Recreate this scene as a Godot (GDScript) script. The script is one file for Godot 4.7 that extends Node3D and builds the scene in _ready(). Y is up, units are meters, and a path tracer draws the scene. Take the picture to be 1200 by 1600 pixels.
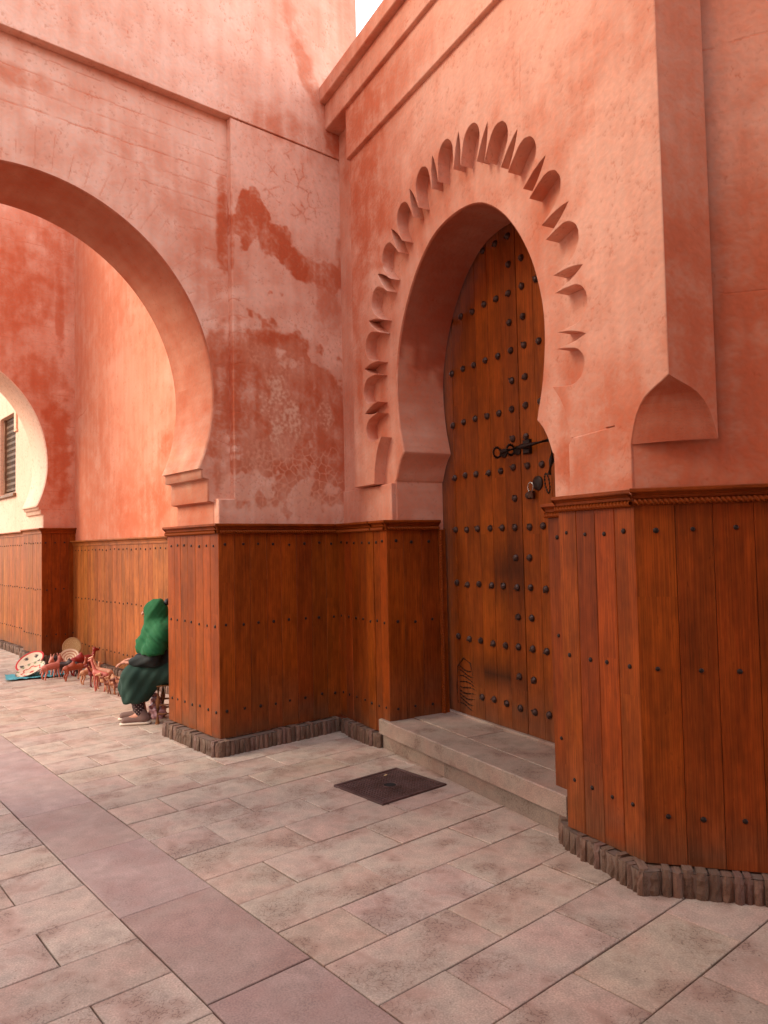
extends Node3D

# ------------------------------------------------------------------ mesh collector
class B:
	var v := PackedVector3Array()
	var n := PackedVector3Array()
	var uv := PackedVector2Array()
	var c := PackedColorArray()
	var col := Color.WHITE

	# corners counter-clockwise seen from the front
	func tri(a: Vector3, b: Vector3, d: Vector3, na: Vector3, nb: Vector3, nd: Vector3, ua := Vector2.ZERO, ub := Vector2.ZERO, ud := Vector2.ZERO) -> void:
		v.append(a); v.append(d); v.append(b)
		n.append(na); n.append(nd); n.append(nb)
		uv.append(ua); uv.append(ud); uv.append(ub)
		c.append(col); c.append(col); c.append(col)

	func flat(a: Vector3, b: Vector3, d: Vector3, ua := Vector2.ZERO, ub := Vector2.ZERO, ud := Vector2.ZERO) -> void:
		var m := (b - a).cross(d - a)
		if m.length_squared() < 1e-16:
			return
		m = m.normalized()
		tri(a, b, d, m, m, m, ua, ub, ud)

	func quad(a: Vector3, b: Vector3, d: Vector3, e: Vector3, ua := Vector2.ZERO, ub := Vector2.ZERO, ud := Vector2.ZERO, ue := Vector2.ZERO) -> void:
		flat(a, b, d, ua, ub, ud)
		flat(a, d, e, ua, ud, ue)

	func squad(p: Array, m: Array, u: Array) -> void:
		tri(p[0], p[1], p[2], m[0], m[1], m[2], u[0], u[1], u[2])
		tri(p[0], p[2], p[3], m[0], m[2], m[3], u[0], u[2], u[3])

	func box(lo: Vector3, hi: Vector3, bev := 0.0, uvs := 1.0, uvo := Vector2.ZERO) -> void:
		var poly := PackedVector2Array([Vector2(lo.x, lo.y), Vector2(hi.x, lo.y), Vector2(hi.x, hi.y), Vector2(lo.x, hi.y)])
		prism(poly, lo.z, hi.z, bev, Rect2(uvo.x, uvo.y, uvs, uvs), true)

	static func area(p: PackedVector2Array) -> float:
		var s := 0.0
		for i in p.size():
			var q := p[(i + 1) % p.size()]
			s += p[i].x * q.y - q.x * p[i].y
		return s * 0.5

	static func inset(p: PackedVector2Array, b: float) -> PackedVector2Array:
		var out := PackedVector2Array()
		var k := p.size()
		for i in k:
			var e0 := (p[i] - p[(i + k - 1) % k]).normalized()
			var e1 := (p[(i + 1) % k] - p[i]).normalized()
			var n0 := Vector2(-e0.y, e0.x)
			var n1 := Vector2(-e1.y, e1.x)
			var m := (n0 + n1)
			if m.length() < 0.05:
				m = n0
			m = m.normalized()
			var q := maxf(0.45, m.dot(n1))
			out.append(p[i] + m * b / q)
		return out

	func map(p: Vector2, r: Rect2) -> Vector2:
		return Vector2((p.x - r.position.x) / r.size.x, 1.0 - (p.y - r.position.y) / r.size.y)

	func cap(poly: PackedVector2Array, z: float, r: Rect2, front := true) -> void:
		var idx := Geometry2D.triangulate_polygon(poly)
		if idx.is_empty():
			printerr("triangulation failed, points: ", poly.size())
		for i in range(0, idx.size(), 3):
			var a := poly[idx[i]]
			var b := poly[idx[i + 1]]
			var d := poly[idx[i + 2]]
			if ((b - a).cross(d - a) > 0.0) != front:
				var t := b
				b = d
				d = t
			var m := Vector3(0, 0, 1 if front else -1)
			tri(Vector3(a.x, a.y, z), Vector3(b.x, b.y, z), Vector3(d.x, d.y, z), m, m, m, map(a, r), map(b, r), map(d, r))

	func prism(poly0: PackedVector2Array, z0: float, z1: float, bev: float, r: Rect2, back := false) -> void:
		var poly := poly0.duplicate()
		if area(poly) < 0.0:
			poly.reverse()
		var k := poly.size()
		var top := inset(poly, bev) if bev > 0.0 else poly
		cap(top, z1, r)
		if back:
			cap(poly, z0, r, false)
		var zs := z1 - bev
		for i in k:
			var j := (i + 1) % k
			var e := (poly[j] - poly[i]).normalized()
			var ne := Vector3(e.y, -e.x, 0)
			var ep := (poly[i] - poly[(i + k - 1) % k]).normalized()
			var en := (poly[(j + 1) % k] - poly[j]).normalized()
			var n0 := ne
			var n1 := ne
			if ep.dot(e) > 0.75:
				n0 = (ne + Vector3(ep.y, -ep.x, 0)).normalized()
			if en.dot(e) > 0.75:
				n1 = (ne + Vector3(en.y, -en.x, 0)).normalized()
			var a := Vector3(poly[i].x, poly[i].y, z0)
			var b := Vector3(poly[j].x, poly[j].y, z0)
			var d := Vector3(poly[j].x, poly[j].y, zs)
			var f := Vector3(poly[i].x, poly[i].y, zs)
			var ua := map(poly[i], r)
			var ub := map(poly[j], r)
			var du := Vector2((zs - z0) / r.size.x, 0) if absf(e.y) > absf(e.x) else Vector2(0, (zs - z0) / r.size.y)
			squad([a, b, d, f], [n0, n1, n1, n0], [ua + du, ub + du, ub, ua])
			if bev > 0.0:
				var g := Vector3(top[j].x, top[j].y, z1)
				var h := Vector3(top[i].x, top[i].y, z1)
				var zz := Vector3(0, 0, 1)
				squad([f, d, g, h], [(n0 + zz * 0.4).normalized(), (n1 + zz * 0.4).normalized(), (n1 + zz * 2.4).normalized(), (n0 + zz * 2.4).normalized()], [ua, ub, map(top[j], r), map(top[i], r)])

	# swept tube with a radius per point
	func tube(pts: Array, rad: Array, sides := 8, closed := false) -> void:
		var rings := []
		var k := pts.size()
		var up := Vector3.UP
		for i in k:
			var t: Vector3
			if closed:
				t = (pts[(i + 1) % k] - pts[(i + k - 1) % k]).normalized()
			else:
				t = (pts[mini(i + 1, k - 1)] - pts[maxi(i - 1, 0)]).normalized()
			if absf(t.dot(up)) > 0.92:
				up = Vector3.RIGHT if absf(t.x) < 0.8 else Vector3.BACK
			var x := t.cross(up).normalized()
			var y := t.cross(x).normalized()
			up = y
			var ring := []
			for s in sides:
				var an := TAU * s / sides
				var d := x * cos(an) + y * sin(an)
				ring.append([pts[i] + d * rad[i], d])
			rings.append(ring)
		for i in (k if closed else k - 1):
			var r0: Array = rings[i]
			var r1: Array = rings[(i + 1) % k]
			for s in sides:
				var q := (s + 1) % sides
				var fa := float(s) / sides
				var fb := float(s + 1) / sides
				squad([r0[s][0], r0[q][0], r1[q][0], r1[s][0]], [r0[s][1], r0[q][1], r1[q][1], r1[s][1]], [Vector2(fa, i), Vector2(fb, i), Vector2(fb, i + 1), Vector2(fa, i + 1)])
		if not closed:
			for e in [0, k - 1]:
				var t: Vector3 = (pts[0] - pts[1]).normalized() if e == 0 else (pts[k - 1] - pts[k - 2]).normalized()
				for s in sides:
					var q := (s + 1) % sides
					var a: Vector3 = rings[e][s][0]
					var b: Vector3 = rings[e][q][0]
					if e == 0:
						tri(pts[e], b, a, t, t, t)
					else:
						tri(pts[e], a, b, t, t, t)

	# profile of (radius, height) turned round the y axis; flat facets if hard
	func lathe(pr: Array, sides: int, hard := false, at := Vector3.ZERO) -> void:
		for i in pr.size() - 1:
			var p: Vector2 = pr[i]
			var q: Vector2 = pr[i + 1]
			var sl := Vector2(q.y - p.y, p.x - q.x).normalized()
			for s in sides:
				var a0 := TAU * s / sides
				var a1 := TAU * (s + 1) / sides
				var d0 := Vector3(cos(a0), 0, -sin(a0))
				var d1 := Vector3(cos(a1), 0, -sin(a1))
				var pa := at + d0 * p.x + Vector3.UP * p.y
				var pb := at + d1 * p.x + Vector3.UP * p.y
				var qb := at + d1 * q.x + Vector3.UP * q.y
				var qa := at + d0 * q.x + Vector3.UP * q.y
				var u := [Vector2(float(s) / sides, i), Vector2(float(s + 1) / sides, i), Vector2(float(s + 1) / sides, i + 1), Vector2(float(s) / sides, i + 1)]
				if hard:
					quad(pa, pb, qb, qa, u[0], u[1], u[2], u[3])
				else:
					var n0 := (d0 * sl.x + Vector3.UP * sl.y).normalized()
					var n1 := (d1 * sl.x + Vector3.UP * sl.y).normalized()
					squad([pa, pb, qb, qa], [n0, n1, n1, n0], u)

	func turn(from: int, t: Transform3D) -> void:
		for i in range(from, v.size()):
			v[i] = t * v[i]
			n[i] = (t.basis * n[i]).normalized()

	func mesh() -> ArrayMesh:
		var a := []
		a.resize(Mesh.ARRAY_MAX)
		a[Mesh.ARRAY_VERTEX] = v
		a[Mesh.ARRAY_NORMAL] = n
		a[Mesh.ARRAY_TEX_UV] = uv
		a[Mesh.ARRAY_COLOR] = c
		var m := ArrayMesh.new()
		m.add_surface_from_arrays(Mesh.PRIMITIVE_TRIANGLES, a)
		return m

# ------------------------------------------------------------------ smooth bodies: distance field, surface nets
class Blob:
	var lo: Vector3
	var cell: float
	var nx: int
	var ny: int
	var nz: int
	var f := PackedFloat32Array()

	func _init(a: Vector3, b: Vector3, s: float) -> void:
		lo = a
		cell = s
		nx = int((b.x - a.x) / s) + 2
		ny = int((b.y - a.y) / s) + 2
		nz = int((b.z - a.z) / s) + 2
		f.resize(nx * ny * nz)
		f.fill(1.0)

	func capsule(a: Vector3, b: Vector3, ra: float, rb: float, k: float, sq := Vector3.ONE) -> void:
		# sq squeezes the section: larger = thinner along that axis
		var m := maxf(ra, rb) + k * 1.5 + cell * 2.0
		var p0 := Vector3(minf(a.x, b.x), minf(a.y, b.y), minf(a.z, b.z)) - Vector3.ONE * m
		var p1 := Vector3(maxf(a.x, b.x), maxf(a.y, b.y), maxf(a.z, b.z)) + Vector3.ONE * m
		var i0 := maxi(0, int((p0.x - lo.x) / cell))
		var i1 := mini(nx - 1, int((p1.x - lo.x) / cell) + 1)
		var j0 := maxi(0, int((p0.y - lo.y) / cell))
		var j1 := mini(ny - 1, int((p1.y - lo.y) / cell) + 1)
		var k0 := maxi(0, int((p0.z - lo.z) / cell))
		var k1 := mini(nz - 1, int((p1.z - lo.z) / cell) + 1)
		var ab := (b - a) * sq
		var l2 := maxf(ab.length_squared(), 1e-9)
		for z in range(k0, k1 + 1):
			for y in range(j0, j1 + 1):
				var row := (z * ny + y) * nx
				for x in range(i0, i1 + 1):
					var p := (lo + Vector3(x, y, z) * cell - a) * sq
					var t := clampf(p.dot(ab) / l2, 0.0, 1.0)
					var d := (p - ab * t).length() - (ra + (rb - ra) * t)
					var o := f[row + x]
					var h := maxf(k - absf(d - o), 0.0) / k
					f[row + x] = minf(d, o) - h * h * k * 0.25

	func cut_below(y0: float) -> void:
		for z in nz:
			for y in ny:
				var d := y0 - (lo.y + y * cell)
				if d > -cell * 2.0:
					for x in nx:
						var i := (z * ny + y) * nx + x
						f[i] = maxf(f[i], d)

	func build(b: B, fold = null) -> void:
		var id := {}
		var pts := PackedVector3Array()
		var nrm := PackedVector3Array()
		for z in nz - 1:
			for y in ny - 1:
				for x in nx - 1:
					var i := (z * ny + y) * nx + x
					var c8 := [f[i], f[i + 1], f[i + nx], f[i + nx + 1], f[i + nx * ny], f[i + nx * ny + 1], f[i + nx * ny + nx], f[i + nx * ny + nx + 1]]
					var neg := 0
					for q in c8:
						if q < 0.0:
							neg += 1
					if neg == 0 or neg == 8:
						continue
					var s := Vector3.ZERO
					var cnt := 0
					for e in [[0, 1], [2, 3], [4, 5], [6, 7], [0, 2], [1, 3], [4, 6], [5, 7], [0, 4], [1, 5], [2, 6], [3, 7]]:
						var fa: float = c8[e[0]]
						var fb: float = c8[e[1]]
						if (fa < 0.0) != (fb < 0.0):
							var t := fa / (fa - fb)
							var pa := Vector3(e[0] & 1, (e[0] >> 1) & 1, (e[0] >> 2) & 1)
							var pb := Vector3(e[1] & 1, (e[1] >> 1) & 1, (e[1] >> 2) & 1)
							s += pa.lerp(pb, t)
							cnt += 1
					id[i] = pts.size()
					var g := Vector3(c8[1] + c8[3] + c8[5] + c8[7] - c8[0] - c8[2] - c8[4] - c8[6], c8[2] + c8[3] + c8[6] + c8[7] - c8[0] - c8[1] - c8[4] - c8[5], c8[4] + c8[5] + c8[6] + c8[7] - c8[0] - c8[1] - c8[2] - c8[3]).normalized()
					var p := lo + (Vector3(x, y, z) + s / cnt) * cell
					if fold != null:
						p += g * float(fold.call(p, g))
					pts.append(p)
					nrm.append(g)
		var faces := PackedInt32Array()
		var st := [1, nx, nx * ny]
		for z in range(1, nz - 1):
			for y in range(1, ny - 1):
				for x in range(1, nx - 1):
					var i := (z * ny + y) * nx + x
					for ax in 3:
						var s0: bool = f[i] < 0.0
						if s0 == (f[i + st[ax]] < 0.0):
							continue
						var u: int = st[(ax + 1) % 3]
						var w: int = st[(ax + 2) % 3]
						var q := [i - u - w, i - w, i, i - u]
						if not (id.has(q[0]) and id.has(q[1]) and id.has(q[2]) and id.has(q[3])):
							continue
						var a: int = id[q[0]]
						var bb: int = id[q[1]]
						var d: int = id[q[2]]
						var e: int = id[q[3]]
						if s0:
							faces.append_array([a, bb, d, a, d, e])
						else:
							faces.append_array([a, d, bb, a, e, d])
		# normals from the faces, so that folds show
		var acc := PackedVector3Array()
		acc.resize(pts.size())
		for i in range(0, faces.size(), 3):
			var m := (pts[faces[i + 1]] - pts[faces[i]]).cross(pts[faces[i + 2]] - pts[faces[i]])
			for q in 3:
				acc[faces[i + q]] += m
		for i in acc.size():
			acc[i] = acc[i].normalized() if acc[i].length() > 1e-12 else nrm[i]
		for i in range(0, faces.size(), 3):
			b.tri(pts[faces[i]], pts[faces[i + 1]], pts[faces[i + 2]], acc[faces[i]], acc[faces[i + 1]], acc[faces[i + 2]], Vector2(pts[faces[i]].x, pts[faces[i]].y), Vector2(pts[faces[i + 1]].x, pts[faces[i + 1]].y), Vector2(pts[faces[i + 2]].x, pts[faces[i + 2]].y))

# ------------------------------------------------------------------ scene bookkeeping
var taken := {}
var rng := RandomNumberGenerator.new()
var M := {}

func numbered(s: String) -> String:
	if not taken.has(s):
		taken[s] = 0
		return s
	taken[s] += 1
	return "%s_%03d" % [s, taken[s]]

func tag(o: Node3D, label: String, category: String, group := "", kind := "") -> Node3D:
	if label: o.set_meta("label", label)
	if category: o.set_meta("category", category)
	if group: o.set_meta("group", group)
	if kind: o.set_meta("kind", kind)
	return o

func thing(called: String, label: String, category: String, t: Transform3D, group := "", kind := "") -> Node3D:
	var o := Node3D.new()
	o.name = numbered(called)
	add_child(o, true)
	o.transform = t
	return tag(o, label, category, group, kind)

func put(called: String, mesh: Mesh, mat: Material, parent: Node3D, t := Transform3D()) -> MeshInstance3D:
	var o := MeshInstance3D.new()
	o.mesh = mesh
	o.material_override = mat
	o.transform = t
	if parent == self:
		o.name = numbered(called)
	else:
		var k := "%d/%s" % [parent.get_instance_id(), called]
		o.name = called if not taken.has(k) else "%s_%03d" % [called, taken[k]]
		taken[k] = taken.get(k, 0) + 1
	parent.add_child(o, true)
	return o

func frame(o: Vector3, x: Vector3) -> Transform3D:
	return Transform3D(Basis(x, Vector3.UP, x.cross(Vector3.UP)), o)

func at(x: float, y: float, z: float) -> Transform3D:
	return Transform3D(Basis(), Vector3(x, y, z))

func rect(x0: float, y0: float, x1: float, y1: float) -> PackedVector2Array:
	return PackedVector2Array([Vector2(x0, y0), Vector2(x1, y0), Vector2(x1, y1), Vector2(x0, y1)])

# ------------------------------------------------------------------ computed textures
func noise_bytes(w: int, h: int, seed_: int, period: float, oct := 4, stretch := 1.0, kind := FastNoiseLite.TYPE_SIMPLEX_SMOOTH, seamless := false) -> PackedByteArray:
	# period in pixels; stretch > 1 draws the noise out along the picture's height
	var f := FastNoiseLite.new()
	f.seed = seed_
	f.noise_type = kind
	f.frequency = 1.0 / period
	f.fractal_octaves = oct
	f.fractal_type = FastNoiseLite.FRACTAL_FBM if oct > 1 else FastNoiseLite.FRACTAL_NONE
	if kind == FastNoiseLite.TYPE_CELLULAR:
		f.cellular_return_type = FastNoiseLite.RETURN_DISTANCE2_SUB
		f.domain_warp_enabled = true
		f.domain_warp_amplitude = period * 0.4
		f.domain_warp_frequency = 1.0 / period
	var hh := maxi(8, int(h / stretch))
	var im: Image = f.get_seamless_image(w, hh) if seamless else f.get_image(w, hh)
	im.convert(Image.FORMAT_L8)
	if hh != h:
		im.resize(w, h, Image.INTERPOLATE_CUBIC)
	return im.get_data()

func normal_from(hgt: PackedByteArray, w: int, h: int, s: float) -> ImageTexture:
	var im := Image.create_from_data(w, h, false, Image.FORMAT_L8, hgt)
	im.convert(Image.FORMAT_RGBA8)
	im.bump_map_to_normal_map(s)
	return ImageTexture.create_from_image(im)

const PALE := Vector3(0.90, 0.71, 0.62)
const BODY := Vector3(0.82, 0.575, 0.475)
const RUDDY := Vector3(0.765, 0.455, 0.34)
const DAMP := Vector3(0.70, 0.315, 0.185)

# spots: [what, x, y, rx, ry, turn, strength, softness]; what: "damp" "pale" "white" "web" (dark cracks) "net" (pale crackle)
# lines: [x0, y0, x1, y1, strength]
func plaster(called: String, r: Rect2, px: float, seed_: int, ruddy: float, spots: Array, lines: Array) -> StandardMaterial3D:
	var w := int(r.size.x * px)
	var h := int(r.size.y * px)
	var big := noise_bytes(w, h, seed_, px * 1.1, 3)
	var mid := noise_bytes(w, h, seed_ + 1, px * 0.28, 4)
	var fine := noise_bytes(w, h, seed_ + 2, maxf(px * 0.045, 3.0), 4)
	var run := noise_bytes(w, h, seed_ + 3, px * 0.12, 3, 9.0)
	var edge := noise_bytes(w, h, seed_ + 4, px * 0.26, 4)
	var web := noise_bytes(w, h, seed_ + 5, px * 0.12, 1, 1.0, FastNoiseLite.TYPE_CELLULAR)
	var vein := noise_bytes(w, h, seed_ + 8, px * 0.34, 4)
	var net := noise_bytes(w, h, seed_ + 6, px * 0.075, 1, 1.0, FastNoiseLite.TYPE_CELLULAR)
	var damp := PackedFloat32Array()
	damp.resize(w * h)
	var pale := damp.duplicate()
	var white := damp.duplicate()
	var webs := damp.duplicate()
	var nets := damp.duplicate()
	var line := damp.duplicate()
	for s in spots:
		var soft: float = s[7]
		var reach: float = maxf(s[3], s[4]) * (1.5 + soft)
		var cx: float = (s[1] - r.position.x) * px
		var cy: float = h - (s[2] - r.position.y) * px
		var x0 := clampi(int(cx - reach * px), 0, w)
		var x1 := clampi(int(cx + reach * px), 0, w)
		var y0 := clampi(int(cy - reach * px), 0, h)
		var y1 := clampi(int(cy + reach * px), 0, h)
		var ca := cos(float(s[5]))
		var sa := sin(float(s[5]))
		var ix: float = 1.0 / (s[3] * px)
		var iy: float = 1.0 / (s[4] * px)
		var st: float = s[6]
		var to: PackedFloat32Array
		match s[0]:
			"damp": to = damp
			"pale": to = pale
			"white": to = white
			"web": to = webs
			_: to = nets
		for y in range(y0, y1):
			for x in range(x0, x1):
				var dx := x - cx
				var dy := cy - y
				var a := (dx * ca + dy * sa) * ix
				var b := (dy * ca - dx * sa) * iy
				var i := y * w + x
				var d := sqrt(a * a + b * b) + (edge[i] - 128) * 0.0046
				if d < 1.0 + soft:
					var k := clampf((1.0 + soft - d) / (2.0 * soft), 0.0, 1.0)
					to[i] = maxf(to[i], st * k * k * (3.0 - 2.0 * k))
		match s[0]:
			"damp": damp = to
			"pale": pale = to
			"white": white = to
			"web": webs = to
			_: nets = to
	for l in lines:
		var ax: float = (l[0] - r.position.x) * px
		var ay: float = h - (l[1] - r.position.y) * px
		var bx: float = (l[2] - r.position.x) * px
		var by: float = h - (l[3] - r.position.y) * px
		var steps := int(maxf(absf(bx - ax), absf(by - ay))) + 1
		for q in steps:
			var t := float(q) / steps
			var x := int(lerpf(ax, bx, t))
			var y := int(lerpf(ay, by, t) + (mid[clampi(x, 0, w - 1)] - 128) * 0.01)
			if x >= 0 and y >= 0 and x < w and y < h:
				line[y * w + x] = maxf(line[y * w + x], l[4] * clampf((edge[y * w + x] - 70) / 90.0, 0.0, 1.0))
	var out := PackedByteArray()
	out.resize(w * h * 3)
	var hg := PackedByteArray()
	hg.resize(w * h)
	for i in w * h:
		var b := (big[i] - 128) / 128.0
		var m := (mid[i] - 128) / 128.0
		var g := (fine[i] - 128) / 128.0
		var s := (run[i] - 128) / 128.0
		var k := clampf(ruddy + b * 0.50 + m * 0.48 + s * 0.26 + g * 0.34, -1.0, 1.0)
		var c := BODY.lerp(PALE, -k) if k < 0.0 else BODY.lerp(RUDDY, k)
		if pale[i] > 0.0:
			c = c.lerp(PALE, pale[i] * clampf(0.8 + m * 0.5, 0.2, 1.0))
		if damp[i] > 0.0:
			c = c.lerp(DAMP, damp[i] * clampf(0.78 + m * 0.5 + g * 0.3 + s * 0.2, 0.1, 0.95))
		if white[i] > 0.0:
			c = c.lerp(Vector3(0.83, 0.64, 0.54), white[i] * clampf(0.50 + m * 0.9 + g * 0.9, 0.0, 1.0))
		var crack := 0.0
		if webs[i] > 0.0:
			crack = webs[i] * clampf(1.0 - web[i] / 20.0, 0.0, 1.0) * clampf((edge[i] - 100) / 60.0, 0.0, 1.0)
			c = c.lerp(DAMP, crack * 0.6)
		var ve := absf(vein[i] - 128.0)
		if ve < 2.2:
			var q := (1.0 - ve / 2.2) * clampf((edge[i] - 118) / 50.0, 0.0, 1.0)
			c = c.lerp(DAMP, q * 0.45)
			crack = maxf(crack, q * 0.6)
		if nets[i] > 0.0:
			var q := nets[i] * clampf(1.0 - net[i] / 46.0, 0.0, 1.0)
			c = c.lerp(Vector3(0.85, 0.62, 0.51), q * 0.85)
		if fine[i] < 66 and edge[i] > 126:
			c = c.lerp(RUDDY, 0.32)
		if line[i] > 0.0:
			c = c.lerp(DAMP, line[i] * 0.6)
		c *= 1.0 + g * 0.06 + m * 0.02
		out[i * 3] = clampi(int(c.x * 255.0), 0, 255)
		out[i * 3 + 1] = clampi(int(c.y * 255.0), 0, 255)
		out[i * 3 + 2] = clampi(int(c.z * 255.0), 0, 255)
		hg[i] = clampi(int(128.0 + b * 6.0 + m * 13.0 + g * 20.0 + s * 4.0 - crack * 40.0 - line[i] * 40.0 + damp[i] * 0.0 - white[i] * 14.0), 0, 255)
	var mat := StandardMaterial3D.new()
	mat.resource_name = called
	mat.albedo_texture = ImageTexture.create_from_image(Image.create_from_data(w, h, false, Image.FORMAT_RGB8, out))
	mat.normal_enabled = true
	mat.normal_texture = normal_from(hg, w, h, 3.0 * px / 200.0)
	mat.normal_scale = 0.9
	mat.roughness = 0.88
	mat.metallic_specular = 0.3
	mat.vertex_color_use_as_albedo = true
	return mat

func wood(called: String, tint: Color, rough: float, seed_: int) -> StandardMaterial3D:
	var w := 512
	var h := 1024
	var grain := noise_bytes(w, h, seed_, 26.0, 4, 22.0)
	var hair := noise_bytes(w, h, seed_ + 1, 9.0, 3, 34.0)
	var blot := noise_bytes(w, h, seed_ + 2, 170.0, 4, 1.6)
	var dirt := noise_bytes(w, h, seed_ + 3, 60.0, 5)
	var out := PackedByteArray()
	out.resize(w * h * 3)
	var hg := PackedByteArray()
	hg.resize(w * h)
	for i in w * h:
		var g := (grain[i] - 128) / 128.0
		var f := (hair[i] - 128) / 128.0
		var b := (blot[i] - 128) / 128.0
		var d := (dirt[i] - 128) / 128.0
		var bands := sin((g * 2.2 + b * 0.5) * 9.0) * 0.5
		var k := 0.82 + bands * 0.085 + f * 0.12 + b * 0.10 + d * 0.06
		k *= 1.0 - 0.35 * clampf(1.0 - absf(g - 0.21) / 0.022, 0.0, 1.0) * clampf(d * 2.0 + 0.2, 0.0, 1.0)
		var warm := clampf(0.5 + g * 0.5, 0.0, 1.0)
		out[i * 3] = clampi(int(255.0 * k * 1.0), 0, 255)
		out[i * 3 + 1] = clampi(int(255.0 * k * lerpf(0.95, 1.02, warm)), 0, 255)
		out[i * 3 + 2] = clampi(int(255.0 * k * lerpf(0.92, 1.02, warm)), 0, 255)
		hg[i] = clampi(int(128.0 + bands * 14.0 + f * 22.0), 0, 255)
	var mat := StandardMaterial3D.new()
	mat.resource_name = called
	mat.albedo_color = tint
	mat.albedo_texture = ImageTexture.create_from_image(Image.create_from_data(w, h, false, Image.FORMAT_RGB8, out))
	mat.normal_enabled = true
	mat.normal_texture = normal_from(hg, w, h, 1.2)
	mat.normal_scale = 0.4
	mat.roughness = rough
	mat.metallic_specular = 0.25
	mat.vertex_color_use_as_albedo = true
	return mat

func stone(called: String, tone: Vector3, dark: Vector3, blush: Vector3, seed_: int, marks: float) -> StandardMaterial3D:
	var w := 1024
	var big := noise_bytes(w, w, seed_, 300.0, 4, 1.0, FastNoiseLite.TYPE_SIMPLEX_SMOOTH, true)
	var mid := noise_bytes(w, w, seed_ + 1, 80.0, 4, 1.0, FastNoiseLite.TYPE_SIMPLEX_SMOOTH, true)
	var fine := noise_bytes(w, w, seed_ + 2, 7.0, 3, 1.0, FastNoiseLite.TYPE_SIMPLEX_SMOOTH, true)
	var pits := noise_bytes(w, w, seed_ + 3, 30.0, 4, 1.0, FastNoiseLite.TYPE_SIMPLEX, true)
	var zone := noise_bytes(w, w, seed_ + 4, 240.0, 3, 1.0, FastNoiseLite.TYPE_SIMPLEX_SMOOTH, true)
	var out := PackedByteArray()
	out.resize(w * w * 3)
	var hg := PackedByteArray()
	hg.resize(w * w)
	var rg := PackedByteArray()
	rg.resize(w * w)
	for i in w * w:
		var b := (big[i] - 128) / 128.0
		var m := (mid[i] - 128) / 128.0
		var f := (fine[i] - 128) / 128.0
		var p := (pits[i] - 128) / 128.0
		var z := (zone[i] - 128) / 128.0
		var c := tone.lerp(blush, clampf(0.35 + b * 0.9 + m * 0.3, 0.0, 1.0))
		c *= 1.0 + m * 0.10 + f * 0.05 + b * 0.05
		var stroke := clampf((0.15 - absf(p + m * 0.25)) * 7.0, 0.0, 1.0) * clampf((z - 0.06 + f * 0.3) * 3.0, 0.0, 1.0)
		var pit := clampf((p - 0.72 + f * 0.2) * 6.0, 0.0, 1.0)
		var q := maxf(stroke * 0.6, pit) * marks
		var soil := clampf((z * 0.9 + m * 0.8 + b * 0.3 - 0.10) * 1.2, 0.0, 1.0) * marks
		c = c.lerp(dark, minf(q * 0.58 + soil * (0.26 + f * 0.16), 0.8))
		c *= 1.0 + f * 0.09
		out[i * 3] = clampi(int(c.x * 255.0), 0, 255)
		out[i * 3 + 1] = clampi(int(c.y * 255.0), 0, 255)
		out[i * 3 + 2] = clampi(int(c.z * 255.0), 0, 255)
		hg[i] = clampi(int(128.0 + f * 26.0 + m * 16.0 - q * 46.0), 0, 255)
		rg[i] = clampi(int((0.62 + f * 0.1 + q * 0.2 + b * 0.10) * 255.0), 0, 255)
	var mat := StandardMaterial3D.new()
	mat.resource_name = called
	mat.albedo_texture = ImageTexture.create_from_image(Image.create_from_data(w, w, false, Image.FORMAT_RGB8, out))
	mat.normal_enabled = true
	mat.normal_texture = normal_from(hg, w, w, 2.5)
	mat.normal_scale = 0.6
	mat.roughness = 1.0
	mat.roughness_texture = ImageTexture.create_from_image(Image.create_from_data(w, w, false, Image.FORMAT_L8, rg))
	mat.metallic_specular = 0.4
	mat.vertex_color_use_as_albedo = true
	return mat

func plain(called: String, c: Color, rough := 0.8, metal := 0.0) -> StandardMaterial3D:
	var m := StandardMaterial3D.new()
	m.resource_name = called
	m.albedo_color = c
	m.roughness = rough
	m.metallic = metal
	m.vertex_color_use_as_albedo = true
	return m

# ------------------------------------------------------------------ the place: frames measured on site
const P0 := Vector3(-1.294, 0, -5.751)       # near corner of the arch pier
const PI_ := Vector3(-0.415, 0, -6.513)      # inner corner, arch wall to doorway wall
const PQ := Vector3(1.163, 0, -3.434)        # corner of the right pier
var S: Vector3
var F: Vector3
var D: Vector3
var R: Vector3
var TF: Transform3D
var TD: Transform3D
var TR: Transform3D

func dir(deg: float) -> Vector3:
	return Vector3(sin(deg_to_rad(deg)), 0, -cos(deg_to_rad(deg)))

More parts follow.
